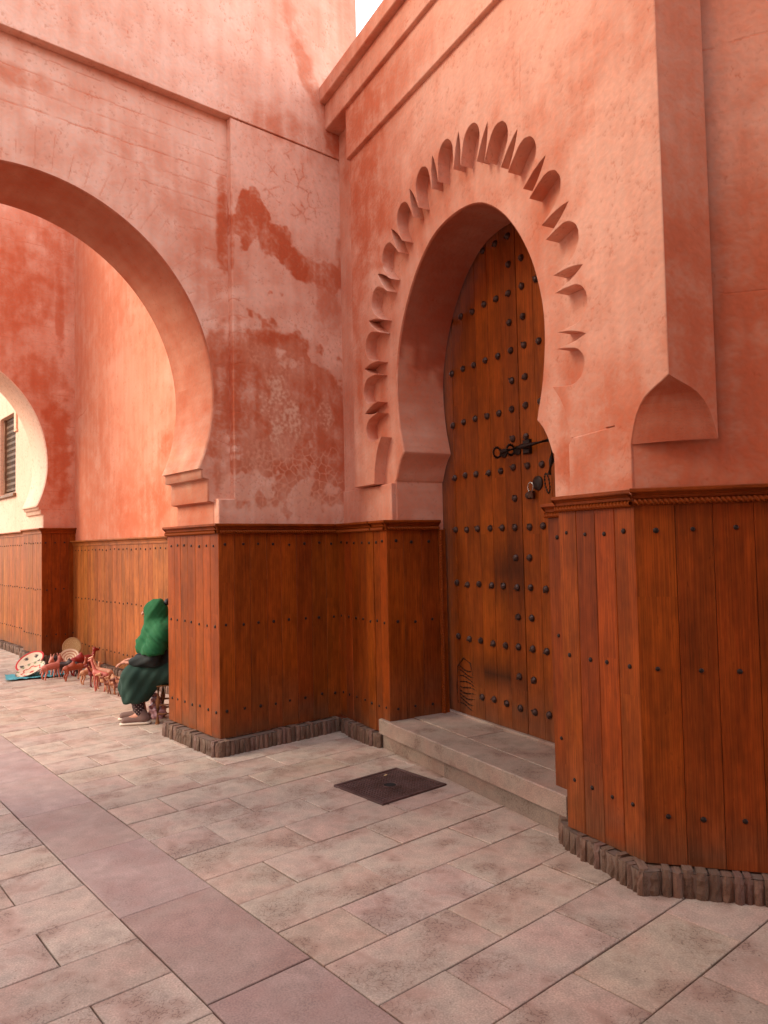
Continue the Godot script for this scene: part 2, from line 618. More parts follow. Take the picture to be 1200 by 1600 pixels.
func _ready() -> void:
	rng.seed = 20
	S = dir(-40.4); F = dir(49.6); D = dir(-28.6); R = dir(-74.6)
	TF = frame(P0, F); TD = frame(PI_, -D); TR = frame(PQ, -R)

	var cam := Camera3D.new()
	cam.name = "camera"
	cam.position = Vector3(0, 1.58, 0)
	cam.basis = Basis(Vector3.RIGHT, deg_to_rad(2.6)) * Basis(Vector3.BACK, deg_to_rad(-1.17))
	cam.fov = 2.0 * rad_to_deg(atan(800.0 / 1155.0))
	cam.far = 400.0
	add_child(cam)

	var sky := ProceduralSkyMaterial.new()
	sky.sky_top_color = Color(0.86, 0.91, 0.97)
	sky.sky_horizon_color = Color(1.0, 0.98, 0.95)
	sky.sky_curve = 0.25
	sky.ground_horizon_color = Color(0.62, 0.52, 0.47)
	sky.ground_bottom_color = Color(0.5, 0.42, 0.38)
	sky.sun_angle_max = 20.0
	var env := Environment.new()
	env.background_mode = Environment.BG_SKY
	env.sky = Sky.new()
	env.sky.sky_material = sky
	env.background_energy_multiplier = 0.66
	env.tonemap_mode = Environment.TONE_MAPPER_LINEAR
	env.tonemap_exposure = 5.05
	env.sdfgi_enabled = true
	env.ssao_enabled = true
	env.ssil_enabled = true
	var we := WorldEnvironment.new()
	we.name = "daylight"
	we.environment = env
	add_child(we)

	var sun := DirectionalLight3D.new()
	sun.name = "veiled_sun"
	sun.light_color = Color(1.0, 0.95, 0.88)
	sun.light_energy = 0.30
	sun.light_angular_distance = 34.0
	sun.shadow_enabled = true
	add_child(sun)
	sun.look_at_from_position(Vector3.ZERO, -Vector3(-0.82, 0.52, 0.27), Vector3.UP)

	materials()
	ground()
	arch_wall()
	doorway_wall()
	far_walls()
	light_blockers()
	door()
	step()
	panelling()
	kerbs()
	figures()

func materials() -> void:
	M.wood = wood("varnished cedar", Color(1, 1, 1), 0.5, 31)
	M.doorwood = wood("old door wood", Color(1, 1, 1), 0.5, 57)
	M.iron = plain("dark iron", Color(0.17, 0.12, 0.10), 0.48, 0.6)
	M.stud = plain("worn iron studs", Color(0.27, 0.19, 0.165), 0.40, 0.6)
	M.paver = stone("limestone paving", Vector3(0.71, 0.635, 0.57), Vector3(0.30, 0.21, 0.17), Vector3(0.685, 0.575, 0.515), 71, 1.0)
	M.band = stone("rose limestone band", Vector3(0.655, 0.56, 0.52), Vector3(0.40, 0.30, 0.265), Vector3(0.605, 0.495, 0.46), 83, 0.55)
	M.brick = stone("weathered brick", Vector3(0.50, 0.385, 0.325), Vector3(0.22, 0.15, 0.11), Vector3(0.42, 0.30, 0.24), 95, 0.9)
	M.mortar = stone("old mortar", Vector3(0.50, 0.42, 0.37), Vector3(0.22, 0.16, 0.13), Vector3(0.40, 0.32, 0.28), 105, 1.0)
	M.plain_plaster = plaster("rose limewash", Rect2(0, 0, 2.4, 2.4), 200.0, 401, 0.15, [], [])

# ------------------------------------------------------------------ paving
func ground() -> void:
	var g := B.new()
	g.quad(Vector3(-150, -0.03, 150), Vector3(150, -0.03, 150), Vector3(150, -0.03, -150), Vector3(-150, -0.03, -150), Vector2(0, 0), Vector2(200, 0), Vector2(200, 200), Vector2(0, 200))
	var gm := plain("dust between the paving stones", Color(0.22, 0.16, 0.13), 0.95)
	tag(put("ground", g.mesh(), gm, self), "bare ground under and beyond the paving", "ground", "", "structure")
	var pave := thing("paved_street", "pinkish limestone slab paving of the street in staggered rows", "paving", frame(P0, F), "", "structure")
	var far := B.new()
	var rows := []                                   # along S, 0.3225 m each
	var items := []
	for k in range(-26, 30):
		rows.append(-0.27 + 0.3245 * k)
	for k in rows.size():
		var s0: float = rows[k]
		var odd := posmod(k - 26, 2) == 0            # the row that starts at -0.27 has a joint at -0.76
		# right of the band
		var x := -1.085
		var nx := -0.765 if odd else -0.43
		while x < 3.0:
			items.append([x, nx, s0, s0 + 0.3245, 0])
			x = nx
			nx += 0.66
		# left of the band
		x = -1.525
		nx = -1.83 if odd else -2.16
		while x > -7.0:
			items.append([nx, x, s0 + 0.03, s0 + 0.3545, 0])
			x = nx
			nx -= 0.66
	for k in range(-9, 13):
		items.append([-1.525, -1.085, -0.37 + 0.805 * k, -0.37 + 0.805 * (k + 1), 1])
	var made := []
	for it in items:
		# distance from where a passer-by stands decides which stones are laid one by one
		var mid := TF * Vector3((it[0] + it[1]) * 0.5, 0, -(it[2] + it[3]) * 0.5)
		var ahead := -mid.z > 1.2 and absf(mid.x) < 0.75 - mid.z * 0.56
		made.append([mid.length() if ahead else 100.0 + mid.length(), it])
	made.sort_custom(func(a, b): return a[0] < b[0])
	for i in made.size():
		var it: Array = made[i][1]
		var one: bool = i < 298
		var b := B.new() if one else far
		var j := 0.0030
		var tone := 1.0 + rng.randf_range(-0.11, 0.07)
		b.col = Color(tone, tone * rng.randf_range(0.965, 1.01), tone * rng.randf_range(0.95, 1.01))
		var from := b.v.size()
		var e := [rng.randf_range(-0.0025, 0.0025), rng.randf_range(-0.0025, 0.0025), rng.randf_range(-0.0025, 0.0025), rng.randf_range(-0.0025, 0.0025)]
		var poly := PackedVector2Array([Vector2(it[0] + j + e[0], it[2] + j), Vector2(it[1] - j, it[2] + j + e[1]), Vector2(it[1] - j + e[2], it[3] - j), Vector2(it[0] + j, it[3] - j + e[3])])
		var o := Vector2(rng.randf(), rng.randf())
		var fl := Vector2(1.6 if rng.randf() < 0.5 else -1.6, 1.6 if rng.randf() < 0.5 else -1.6)
		b.prism(poly, -0.03, 0.0, 0.0035, Rect2(poly[0].x - o.x * fl.x, poly[0].y - o.y * fl.y, fl.x, fl.y))
		var tilt := Basis(Vector3(1, 0, 0), rng.randf_range(-0.003, 0.003)) * Basis(Vector3(0, 1, 0), rng.randf_range(-0.003, 0.003))
		var c := Vector3((it[0] + it[1]) * 0.5, (it[2] + it[3]) * 0.5, 0)
		var up := Transform3D(Basis(Vector3(1, 0, 0), Vector3(0, 0, -1), Vector3(0, 1, 0)), Vector3(0, rng.randf_range(-0.0018, 0.0018), 0))
		b.turn(from, up * Transform3D(tilt, c - tilt * c))
		if one:
			put("paving_slab" if it[4] == 0 else "band_slab", b.mesh(), M.paver if it[4] == 0 else M.band, pave)
	far.col = Color.WHITE
	put("paving", far.mesh(), M.paver, pave).set_meta("kind", "stuff")
	var bit := B.new()
	bit.box(Vector3(-0.016, 0, -0.007), Vector3(0.016, 0.003, 0.007), 0.001)
	tag(put("paper_scrap", bit.mesh(), plain("yellowed paper", Color(0.75, 0.62, 0.45), 0.9), self, frame(P0 + F * 0.56 - S * 1.30 + Vector3(0, 0.0135, 0), (F + S * 0.4).normalized())), "tiny yellowed paper scrap lying on the iron manhole cover", "litter")
	# cast-iron cover
	var man := thing("manhole_cover", "square rusty iron manhole cover with a hole set in paving", "manhole cover", frame(P0 + F * 0.46 - S * 1.46, F))
	var b := B.new()
	b.box(Vector3(-0.275, -0.25, -0.02), Vector3(0.275, 0.25, 0.006), 0.004)
	for sgn in [-1, 1]:
		b.box(Vector3(-0.275, sgn * 0.238 - 0.012, 0.004), Vector3(0.275, sgn * 0.238 + 0.012, 0.013), 0.003)
		b.box(Vector3(sgn * 0.263 - 0.012, -0.225, 0.004), Vector3(sgn * 0.263 + 0.012, 0.225, 0.0125), 0.003)
	var flat_ := Transform3D(Basis(Vector3(1, 0, 0), Vector3(0, 0, -1), Vector3(0, 1, 0)), Vector3.ZERO)
	b.turn(0, flat_)
	var rust := stone("rusty iron", Vector3(0.37, 0.275, 0.26), Vector3(0.16, 0.10, 0.08), Vector3(0.31, 0.22, 0.20), 131, 0.8)
	rust.metallic = 0.25
	M.rust = rust
	put("frame", b.mesh(), rust, man)
	b = B.new()
	for i in 20:
		for k in 18:
			var x := -0.235 + i * 0.0247
			var y := -0.208 + k * 0.0245
			if Vector2(x, y).length() < 0.05:
				continue
			b.box(Vector3(x - 0.0085, y - 0.0085, 0.004), Vector3(x + 0.0085, y + 0.0085, 0.011), 0.0025)
	b.turn(0, flat_)
	put("raised_tread", b.mesh(), rust, man)
	b = B.new()
	b.lathe([Vector2(0.050, 0.0065), Vector2(0.048, 0.0105), Vector2(0.043, 0.0105), Vector2(0.041, 0.0065)], 18)
	put("lifting_ring", b.mesh(), rust, man)
	b = B.new()
	b.lathe([Vector2(0.041, 0.0075), Vector2(0.0, 0.0075)], 18)
	put("hole", b.mesh(), plain("painted_hole_dark", Color(0.02, 0.015, 0.015), 0.95), man)  # black disc painted in for the darkness inside the hole

# ------------------------------------------------------------------ openings
# path runs up the left side, over and down the right side
func opening(front: B, reveal: B, outer: PackedVector2Array, path: PackedVector2Array, z1: float, z0: float, bev: float, r: Rect2, shade = null, nz := 8) -> void:
	var k := path.size()
	var nrm := []
	for i in k:
		var e := (path[mini(i + 1, k - 1)] - path[maxi(i - 1, 0)]).normalized()
		nrm.append(Vector2(e.y, -e.x))               # into the opening
	var off := PackedVector2Array()
	for i in k:
		off.append(path[i] - nrm[i] * bev)
	var poly := outer.duplicate()
	for i in k:
		poly.append(off[i])
	if B.area(poly) < 0.0:
		poly.reverse()
	front.cap(poly, z1, r)
	var len_ := 0.0
	for i in k - 1:
		var a := path[i]
		var b := path[i + 1]
		var l := a.distance_to(b)
		var e := (b - a).normalized()
		var m := Vector2(e.y, -e.x)
		var ma: Vector2 = nrm[i] if nrm[i].dot(m) > 0.8 else m
		var mb: Vector2 = nrm[i + 1] if nrm[i + 1].dot(m) > 0.8 else m
		var na := Vector3(ma.x, ma.y, 0)
		var nb := Vector3(mb.x, mb.y, 0)
		var zz := Vector3(0, 0, 1)
		var zb := z1 - bev
		var ua := Vector2(len_, 0) / 2.4
		var ub := Vector2(len_ + l, 0) / 2.4
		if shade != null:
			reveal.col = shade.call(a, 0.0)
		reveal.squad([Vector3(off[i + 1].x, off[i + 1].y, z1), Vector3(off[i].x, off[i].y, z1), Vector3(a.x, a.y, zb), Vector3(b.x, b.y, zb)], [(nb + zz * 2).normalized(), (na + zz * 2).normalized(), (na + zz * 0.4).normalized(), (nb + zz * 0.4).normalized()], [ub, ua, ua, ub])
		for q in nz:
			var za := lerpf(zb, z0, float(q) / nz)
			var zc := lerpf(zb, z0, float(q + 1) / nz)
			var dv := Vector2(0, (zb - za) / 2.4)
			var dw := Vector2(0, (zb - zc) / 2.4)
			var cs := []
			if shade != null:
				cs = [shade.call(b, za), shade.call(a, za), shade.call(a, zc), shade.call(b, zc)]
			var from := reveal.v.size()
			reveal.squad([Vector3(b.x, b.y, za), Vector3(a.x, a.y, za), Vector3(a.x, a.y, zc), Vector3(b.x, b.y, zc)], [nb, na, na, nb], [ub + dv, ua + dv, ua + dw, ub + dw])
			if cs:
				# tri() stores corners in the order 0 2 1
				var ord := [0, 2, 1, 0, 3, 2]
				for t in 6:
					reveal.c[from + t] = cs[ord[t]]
		len_ += l

func horseshoe(cx: float, half: PackedVector2Array) -> PackedVector2Array:
	# half: (half width, height) from the bottom of the right side to the crown
	var p := PackedVector2Array()
	for q in half:
		p.append(Vector2(cx - q.x, q.y))
	for i in range(half.size() - 2, -1, -1):
		p.append(Vector2(cx + half[i].x, half[i].y))
	return p

func arch_profile(rx: float, ry: float, cy: float, foot: float, low: Array) -> PackedVector2Array:
	var h := PackedVector2Array()
	for q in low:
		h.append(Vector2(q[0], q[1]))
	var a0 := asin((foot - cy) / rx)
	for i in 61:
		var a := lerpf(a0, PI / 2, i / 60.0)
		h.append(Vector2(cos(a) * rx if i < 60 else 0.0, cy + sin(a) * (ry if a > 0 else rx)))
	return h

# ------------------------------------------------------------------ wall with the street arch
func arch_wall() -> void:
	var w := thing("arch_wall", "rose plastered wall spanning the street with a large horseshoe arch", "wall", TF)
	var r := Rect2(-1.7, 1.6, 3.35, 5.6)
	var spots := [
		["damp", 0.34, 4.30, 0.20, 0.22, 0.0, 0.95, 0.10], ["damp", 0.62, 4.12, 0.34, 0.15, -0.5, 0.95, 0.10], ["damp", 1.05, 3.98, 0.34, 0.13, -0.1, 0.75, 0.2], ["damp", 1.30, 4.18, 0.08, 0.28, 0.0, 0.6, 0.25],
		["damp", 1.12, 3.68, 0.14, 0.3, 0.1, 0.45, 0.35],
		["damp", 0.58, 2.72, 0.56, 0.70, 0.0, 0.80, 0.09], ["damp", 1.10, 2.62, 0.36, 0.55, 0.0, 0.72, 0.12], ["damp", 0.60, 3.32, 0.36, 0.09, 0.0, 0.95, 0.25], ["damp", 0.22, 2.9, 0.12, 0.5, 0.0, 0.85, 0.3],
		["damp", 1.24, 5.45, 0.16, 0.38, 0.1, 0.7, 0.25], ["damp", 0.92, 5.75, 0.08, 0.5, 0.45, 0.5, 0.35], ["damp", 0.62, 5.2, 0.3, 0.12, 0.0, 0.4, 0.4], ["damp", 0.72, 6.3, 0.07, 0.35, 0.5, 0.3, 0.5],
		["damp", 0.12, 4.15, 0.06, 0.42, 0.0, 0.9, 0.3], ["damp", 0.05, 2.75, 0.12, 0.7, 0.0, 0.7, 0.3], ["damp", 0.02, 3.8, 0.2, 0.35, 0.3, 0.3, 0.5], ["damp", -0.35, 4.45, 0.35, 0.25, -0.6, 0.2, 0.6], ["damp", -1.45, 4.84, 0.22, 0.07, 0.0, 0.45, 0.5],
		["pale", 1.16, 3.36, 0.15, 0.2, 0.0, 0.75, 0.25], ["pale", 0.55, 4.72, 0.4, 0.3, 0, 0.65, 0.4], ["pale", 1.1, 4.6, 0.3, 0.35, 0, 0.7, 0.3], ["pale", 0.45, 3.68, 0.3, 0.10, 0.2, 0.5, 0.4], ["pale", -0.2, 6.2, 1.1, 0.9, 0, 0.3, 0.7],
		["web", 0.75, 4.72, 0.42, 0.38, -0.5, 1.0, 0.3], ["net", 0.78, 2.16, 0.42, 0.30, 0.0, 1.0, 0.25], ["net", 0.4, 2.1, 0.25, 0.25, 0.0, 0.7, 0.4],
		["white", 0.62, 2.68, 0.20, 0.32, 0.1, 1.0, 0.25], ["white", 0.62, 3.14, 0.34, 0.14, -0.15, 0.55, 0.5], ["white", 1.06, 2.74, 0.07, 0.15, 0.0, 0.9, 0.3], ["white", 0.40, 2.35, 0.16, 0.2, 0.0, 0.6, 0.4], ["white", 0.75, 2.02, 0.45, 0.14, 0.0, 0.45, 0.5], ["white", 0.10, 2.2, 0.05, 0.25, 0.0, 0.6, 0.5],
	]
	var lines := []
	for i in 14:                                     # scribed courses and voussoirs of the sham masonry
		var y := 5.02 - i * 0.13
		var x0 := -1.7 if y > 4.62 else -1.37 + sqrt(maxf(0.0, 1.76 * 1.76 - pow(y - 2.8, 2))) * 1.02
		lines.append([x0, y, 0.16, y + rng.randf_range(-0.012, 0.012), rng.randf_range(0.6, 1.0)])
	for i in 26:
		var a := deg_to_rad(-18 + i * 4.6)
		lines.append([-1.37 + cos(a) * 1.42, 2.8 + sin(a) * 1.45, -1.37 + cos(a) * rng.randf_range(1.62, 1.72), 2.8 + sin(a) * 1.72, rng.randf_range(0.2, 0.7)])
	M.arch = plaster("arch wall plaster", r, 140.0, 211, -0.42, spots, lines)
	var prof := arch_profile(1.385, 1.41, 2.80, 2.21, [[1.39, 0.0], [1.39, 1.945], [1.335, 1.955], [1.335, 2.130], [1.283, 2.135], [1.283, 2.205]])
	var front := B.new()
	var rev := B.new()
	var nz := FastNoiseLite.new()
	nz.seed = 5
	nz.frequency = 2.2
	var shade := func(p: Vector2, z: float) -> Color:  # whitened wear near the impost; the darkening above is shade put into the colour
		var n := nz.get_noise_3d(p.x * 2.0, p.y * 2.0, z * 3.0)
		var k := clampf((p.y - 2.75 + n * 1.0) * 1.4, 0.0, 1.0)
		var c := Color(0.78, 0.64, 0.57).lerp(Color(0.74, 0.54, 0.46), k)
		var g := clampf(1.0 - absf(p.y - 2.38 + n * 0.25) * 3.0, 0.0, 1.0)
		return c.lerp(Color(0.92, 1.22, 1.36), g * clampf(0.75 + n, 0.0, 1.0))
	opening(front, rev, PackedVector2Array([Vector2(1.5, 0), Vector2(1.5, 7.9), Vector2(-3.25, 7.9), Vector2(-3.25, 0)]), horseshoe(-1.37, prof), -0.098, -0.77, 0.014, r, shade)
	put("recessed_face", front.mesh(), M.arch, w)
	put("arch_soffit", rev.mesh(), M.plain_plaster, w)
	var b := B.new()
	b.prism(PackedVector2Array([Vector2(0.024, 0), Vector2(1.5, 0), Vector2(1.5, 5.1), Vector2(0.165, 5.1), Vector2(0.165, 1.975), Vector2(0.024, 1.975)]), -0.104, -0.03, 0.008, r)
	b.prism(PackedVector2Array([Vector2(-2.764, 0), Vector2(-2.764, 1.975), Vector2(-2.905, 1.975), Vector2(-2.905, 5.1), Vector2(-3.25, 5.1), Vector2(-3.25, 0)]), -0.104, -0.03, 0.008, r)
	put("pier_face", b.mesh(), M.arch, w)
	b = B.new()
	b.prism(PackedVector2Array([Vector2(-3.25, 5.102), Vector2(1.5, 5.102), Vector2(1.5, 8), Vector2(-3.25, 8)]), -0.104, -0.020, 0.006, r)
	put("frieze_face", b.mesh(), M.arch, w)
	b = B.new()                                      # rear face, end and top
	var back := B.new()
	opening(back, B.new(), PackedVector2Array([Vector2(1.5, 0), Vector2(1.5, 7.9), Vector2(-3.25, 7.9), Vector2(-3.25, 0)]), horseshoe(-1.37, prof), -0.77, -0.78, 0.002, r)
	put("wall_back", back.mesh(), M.arch, w)
	b.quad(Vector3(1.5, 0, -0.08), Vector3(1.5, 0, -0.77), Vector3(1.5, 7.9, -0.77), Vector3(1.5, 7.9, -0.08))
	b.quad(Vector3(-3.25, 0, -0.77), Vector3(-3.25, 0, -0.08), Vector3(-3.25, 7.9, -0.08), Vector3(-3.25, 7.9, -0.77))
	b.quad(Vector3(-3.25, 7.9, -0.08), Vector3(1.5, 7.9, -0.08), Vector3(1.5, 7.9, -0.77), Vector3(-3.25, 7.9, -0.77))
	put("wall_end", b.mesh(), M.plain_plaster, w)

# ------------------------------------------------------------------ wall with the studded door
const DC := 1.768
func door_half(z := 0.0) -> PackedVector2Array:
	var k := [[0.915, 0.0], [0.915, 2.085], [0.902, 2.093], [0.888, 2.13], [0.863, 2.19], [0.832, 2.243], [0.797, 2.283], [0.780, 2.297], [0.782, 2.312], [0.794, 2.36], [0.812, 2.42], [0.833, 2.50], [0.850, 2.60], [0.862, 2.70], [0.867, 2.80], [0.864, 2.90], [0.850, 3.0], [0.820, 3.12], [0.780, 3.24], [0.728, 3.35], [0.664, 3.46], [0.588, 3.565], [0.502, 3.66], [0.406, 3.74], [0.300, 3.805], [0.19, 3.842], [0.09, 3.858], [0.0, 3.862]]
	var p := PackedVector2Array()
	for q in k:
		p.append(Vector2(q[0], q[1]))
	var out := PackedVector2Array()
	for i in p.size() - 1:                            # smooth the arch itself
		out.append(p[i])
		if i >= 9:
			var a := p[maxi(i - 1, 9)]
			var d := p[mini(i + 2, p.size() - 1)]
			if i + 2 > p.size() - 1:
				d = Vector2(-p[i].x, p[i].y)
			for t in [0.33, 0.67]:
				out.append(p[i].cubic_interpolate(p[i + 1], a, d, t))
	out.append(p[p.size() - 1])
	return out

func lobes() -> PackedVector2Array:
	# outline of the lobed cut-out, from the lower right foot over the crown to the lower left foot, about x = 0
	var cy := 2.81
	var o := PackedVector2Array([Vector2(1.13, 2.135), Vector2(1.118, 2.20), Vector2(1.09, 2.30), Vector2(1.06, 2.36)])
	var base := func(a: float) -> Vector2:
		return Vector2(cos(a) * 1.055, cy + sin(a) * (1.29 if sin(a) > 0.0 else 1.15))
	var tip := func(a: float) -> Vector2:
		return Vector2(cos(a) * 1.29, cy + sin(a) * (1.535 if sin(a) > 0.0 else 1.32))
	var step := deg_to_rad(14.8)
	for k in range(-7, 8):
		var side := -k                               # 7 .. -7: right to left
		var a := PI / 2 - step * side
		var hb := step * 0.345
		var c: Vector2 = base.call(a)
		var t: Vector2 = tip.call(a)
		var l := c.distance_to(t)
		var ax := (t - c).normalized()
		var p0: Vector2 = base.call(a - hb)
		var p1: Vector2 = base.call(a + hb)
		var n := 18
		for i in n + 1:
			var th := PI * i / n
			var straight := 0.42                       # short cheeks, then a round head
			var f := i / float(n)
			var lat := (1.0 - cos(th)) * 0.5
			var rr := l * (straight * clampf(sin(th) * 3.0, 0.0, 1.0) + (1.0 - straight) * sin(th))
			lat = 0.5 + (lat - 0.5) * (1.0 + 0.10 * sin(th))
			var q := p0.lerp(p1, lat) + ax * rr * (1.0 + rng.randf_range(-0.008, 0.008))
			if i > 0 or k > -8:
				o.append(q)
		if k < 7:
			var am := a + step * 0.5
			var tm: Vector2 = base.call(am).lerp(tip.call(am), 0.94)
			var q0 := p1
			var q1: Vector2 = base.call(a + step - hb)
			var e := (q1 - q0)
			for i in range(1, 7):
				var f := i / 7.0
				var ctr := (q0 + q1) * 0.5
				o.append(ctr.lerp(tm, f) - e * 0.45 * (1.0 - pow(f, 2.3)))
			o.append(tm)
			for i in range(6, 0, -1):
				var f := i / 7.0
				var ctr := (q0 + q1) * 0.5
				o.append(ctr.lerp(tm, f) + e * 0.45 * (1.0 - pow(f, 2.3)))
	o.append_array([Vector2(-1.06, 2.36), Vector2(-1.09, 2.30), Vector2(-1.118, 2.20), Vector2(-1.13, 2.075)])
	return o

func doorway_wall() -> void:
	var w := thing("doorway_wall", "rose plastered wall with a lobed horseshoe doorway and carved scallops", "wall", TD)
	var r := Rect2(-0.05, 1.6, 3.8, 4.5)
	var spots := [
		["damp", 0.62, 4.35, 0.34, 0.50, 0.25, 0.64, 0.38], ["damp", 0.62, 5.05, 0.5, 0.25, 0.0, 0.56, 0.48], ["damp", 1.2, 5.1, 0.5, 0.14, 0, 0.36, 0.58], ["damp", 0.40, 3.75, 0.12, 0.35, 0.0, 0.48, 0.48], ["damp", 0.47, 2.95, 0.05, 0.35, 0.0, 0.48, 0.48],
		["damp", 0.5, 3.3, 0.1, 0.3, 0, 0.36, 0.58], ["damp", 3.30, 2.25, 0.16, 0.22, 0.0, 0.44, 0.48], ["damp", 3.15, 2.15, 0.14, 0.2, 0.0, 0.32, 0.58], ["damp", 2.80, 2.02, 0.10, 0.14, 0.0, 0.64, 0.43], ["damp", 2.82, 2.4, 0.1, 0.25, 0.0, 0.28, 0.58], ["damp", 3.05, 1.95, 0.12, 0.12, 0, 0.28, 0.58], ["damp", 3.3, 1.86, 0.14, 0.05, 0, 0.40, 0.58], ["damp", 0.7, 2.6, 0.06, 0.3, 0, 0.28, 0.58],
		["pale", 2.6, 5.0, 1.2, 0.9, 0.0, 0.65, 0.7], ["pale", 3.35, 3.2, 0.3, 0.8, 0.0, 0.6, 0.5], ["pale", 1.9, 4.6, 0.6, 0.3, 0.0, 0.4, 0.6],
	]
	M.door_plaster = plaster("doorway wall plaster", r, 220.0, 311, -0.06, spots, [[2.62, 4.6, 2.60, 4.15, 0.8], [2.55, 4.4, 2.55, 4.3, 0.5]])
	var dp: StandardMaterial3D = M.door_plaster
	var front := B.new()
	var rev := B.new()
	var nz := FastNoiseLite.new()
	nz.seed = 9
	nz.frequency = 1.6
	var shade := func(p: Vector2, z: float) -> Color:  # damp stain above, with the reveal's light and shade also put into its colour
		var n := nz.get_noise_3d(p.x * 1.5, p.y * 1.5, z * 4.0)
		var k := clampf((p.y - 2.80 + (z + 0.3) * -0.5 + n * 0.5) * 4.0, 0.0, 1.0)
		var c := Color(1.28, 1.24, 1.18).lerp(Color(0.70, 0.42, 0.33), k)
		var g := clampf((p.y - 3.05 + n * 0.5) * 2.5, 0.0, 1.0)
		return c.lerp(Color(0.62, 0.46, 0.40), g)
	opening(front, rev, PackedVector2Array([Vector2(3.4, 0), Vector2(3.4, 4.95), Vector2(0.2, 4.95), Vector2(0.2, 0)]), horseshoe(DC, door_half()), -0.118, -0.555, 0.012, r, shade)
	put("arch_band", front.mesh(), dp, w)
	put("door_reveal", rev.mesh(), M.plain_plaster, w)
	var b := B.new()                                 # carved plate with the lobed cut-out
	var poly := PackedVector2Array([Vector2(0.325, 2.075), Vector2(0.345, 4.90), Vector2(3.22, 4.90), Vector2(3.22, 2.135)])
	var lo := lobes()
	for q in lo:
		poly.append(Vector2(1.805 + q.x, q.y))
	b.prism(poly, -0.122, -0.020, 0.003, r)
	put("carved_lobed_frame", b.mesh(), dp, w)
	b = B.new()
	b.prism(rect(-0.12, 1.6, 0.67, 2.068), -0.3, -0.086, 0.006, r)
	b.prism(rect(0.6705, 1.6, 0.846, 2.07), -0.15, -0.080, 0.008, r)
	put("plinth_block", b.mesh(), dp, w)
	b = B.new()
	b.prism(PackedVector2Array([Vector2(2.925, 1.6), Vector2(3.30, 1.6), Vector2(3.30, 2.153), Vector2(2.96, 2.135), Vector2(2.925, 2.10)]), -0.122, -0.0105, 0.008, r)
	put("plinth_block", b.mesh(), dp, w)
	b = B.new()
	b.prism(rect(-0.12, 2.0685, 0.50, 5.45), -0.3, -0.100, 0.004, r)
	put("border_strip", b.mesh(), dp, w)
	# right strip that grows into the corbelled corner
	var cor := PackedVector2Array()
	var g1 := [[0.0, 0.0], [0.05, 0.17], [0.11, 0.34], [0.17, 0.47], [0.28, 0.62], [0.41, 0.735], [0.55, 0.81], [0.68, 0.865], [0.84, 0.93], [1.0, 1.0]]
	var A := Vector2(3.365, 2.045)
	var H := 0.292
	var BX := 3.602
	for q in g1:
		cor.append(Vector2(A.x + (BX - A.x) * q[0], A.y + H * q[1]))
	var strip := PackedVector2Array([Vector2(3.2605, 1.6), Vector2(3.365, 1.6)])
	strip.append_array(cor)
	strip.append_array([Vector2(BX, 5.45), Vector2(3.2, 5.45), Vector2(3.2, 2.15), Vector2(3.2605, 2.15)])
	b = B.new()
	b.prism(strip, -0.06, -0.008, 0.005, r)
	put("corner_strip", b.mesh(), dp, w)
	# the side of the corner and its hollow underside
	b = B.new()
	var Bp := Vector3(BX, 0, -0.012)
	var Cp := Vector3(3.668, 0, -0.245)
	var Ap := Vector3(3.365, 0, -0.012)
	var cur2 := []
	for q in g1:
		cur2.append(Vector2(1.0 - q[0] * 0.86, q[1]))  # from the wall to the edge
	var mside := (Vector3(BX, 0, -0.012) - Cp).cross(Vector3.UP).normalized() * -1.0
	for i in g1.size() - 1:
		var ta: float = 1.0 - g1[i][0] if i > 0 else 1.0
		var tb: float = 1.0 - g1[i + 1][0]
		var pa: Vector3 = Bp.lerp(Cp, ta) + Vector3.UP * (A.y + H * g1[i][1])
		var pb: Vector3 = Bp.lerp(Cp, tb) + Vector3.UP * (A.y + H * g1[i + 1][1])
		var ua := Vector2((pa.z + 0.7) / 2.4, 1.0 - (pa.y - 1.6) / 4.6)
		var ub := Vector2((pb.z + 0.7) / 2.4, 1.0 - (pb.y - 1.6) / 4.6)
		b.quad(pb, pa, Vector3(pa.x, 5.45, pa.z), Vector3(pb.x, 5.45, pb.z), ub, ua, Vector2(ua.x, 0.163), Vector2(ub.x, 0.163))
	var corner := b
	b = B.new()
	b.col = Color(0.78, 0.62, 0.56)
	var nn := 10
	for i in g1.size() - 1:
		for k in nn:
			var pt := []
			for e in [[i, k], [i, k + 1], [i + 1, k + 1], [i + 1, k]]:
				var q: Array = g1[e[0]]
				var pa: Vector3 = Ap.lerp(Bp, q[0]) + Vector3.UP * (A.y + H * q[1])
				var pc: Vector3 = Cp.lerp(Bp, q[0]) + Vector3.UP * (A.y + H * q[1])
				var s: float = float(e[1]) / nn
				pt.append(pa.lerp(pc, s) + Vector3(0.3, 0, 0.35) * 0.05 * sin(PI * s) * (1.0 - q[1]))
			b.quad(pt[0], pt[1], pt[2], pt[3], Vector2(k * 0.03, i * 0.03), Vector2(k * 0.03 + 0.03, i * 0.03), Vector2(k * 0.03 + 0.03, i * 0.03 + 0.03), Vector2(k * 0.03, i * 0.03 + 0.03))
	var corbel := b
	# zone above the frame, cornice, parapet
	b = B.new()
	b.prism(rect(0.345, 4.896, 3.2, 5.45), -0.122, 0.016, 0.008, r)
	put("frieze", b.mesh(), dp, w)
	b = B.new()
	b.prism(rect(-0.3, 5.325, 3.60, 5.557), -0.2, 0.050, 0.008, r)
	b.prism(rect(-0.3, 5.5575, 3.64, 5.70), -0.3, 0.108, 0.010, r)
	put("cornice", b.mesh(), dp, w)
	b = B.new()
	b.box(Vector3(-0.3, 0, -0.78), Vector3(3.5, 5.43, -0.70), 0.0, 2.4)
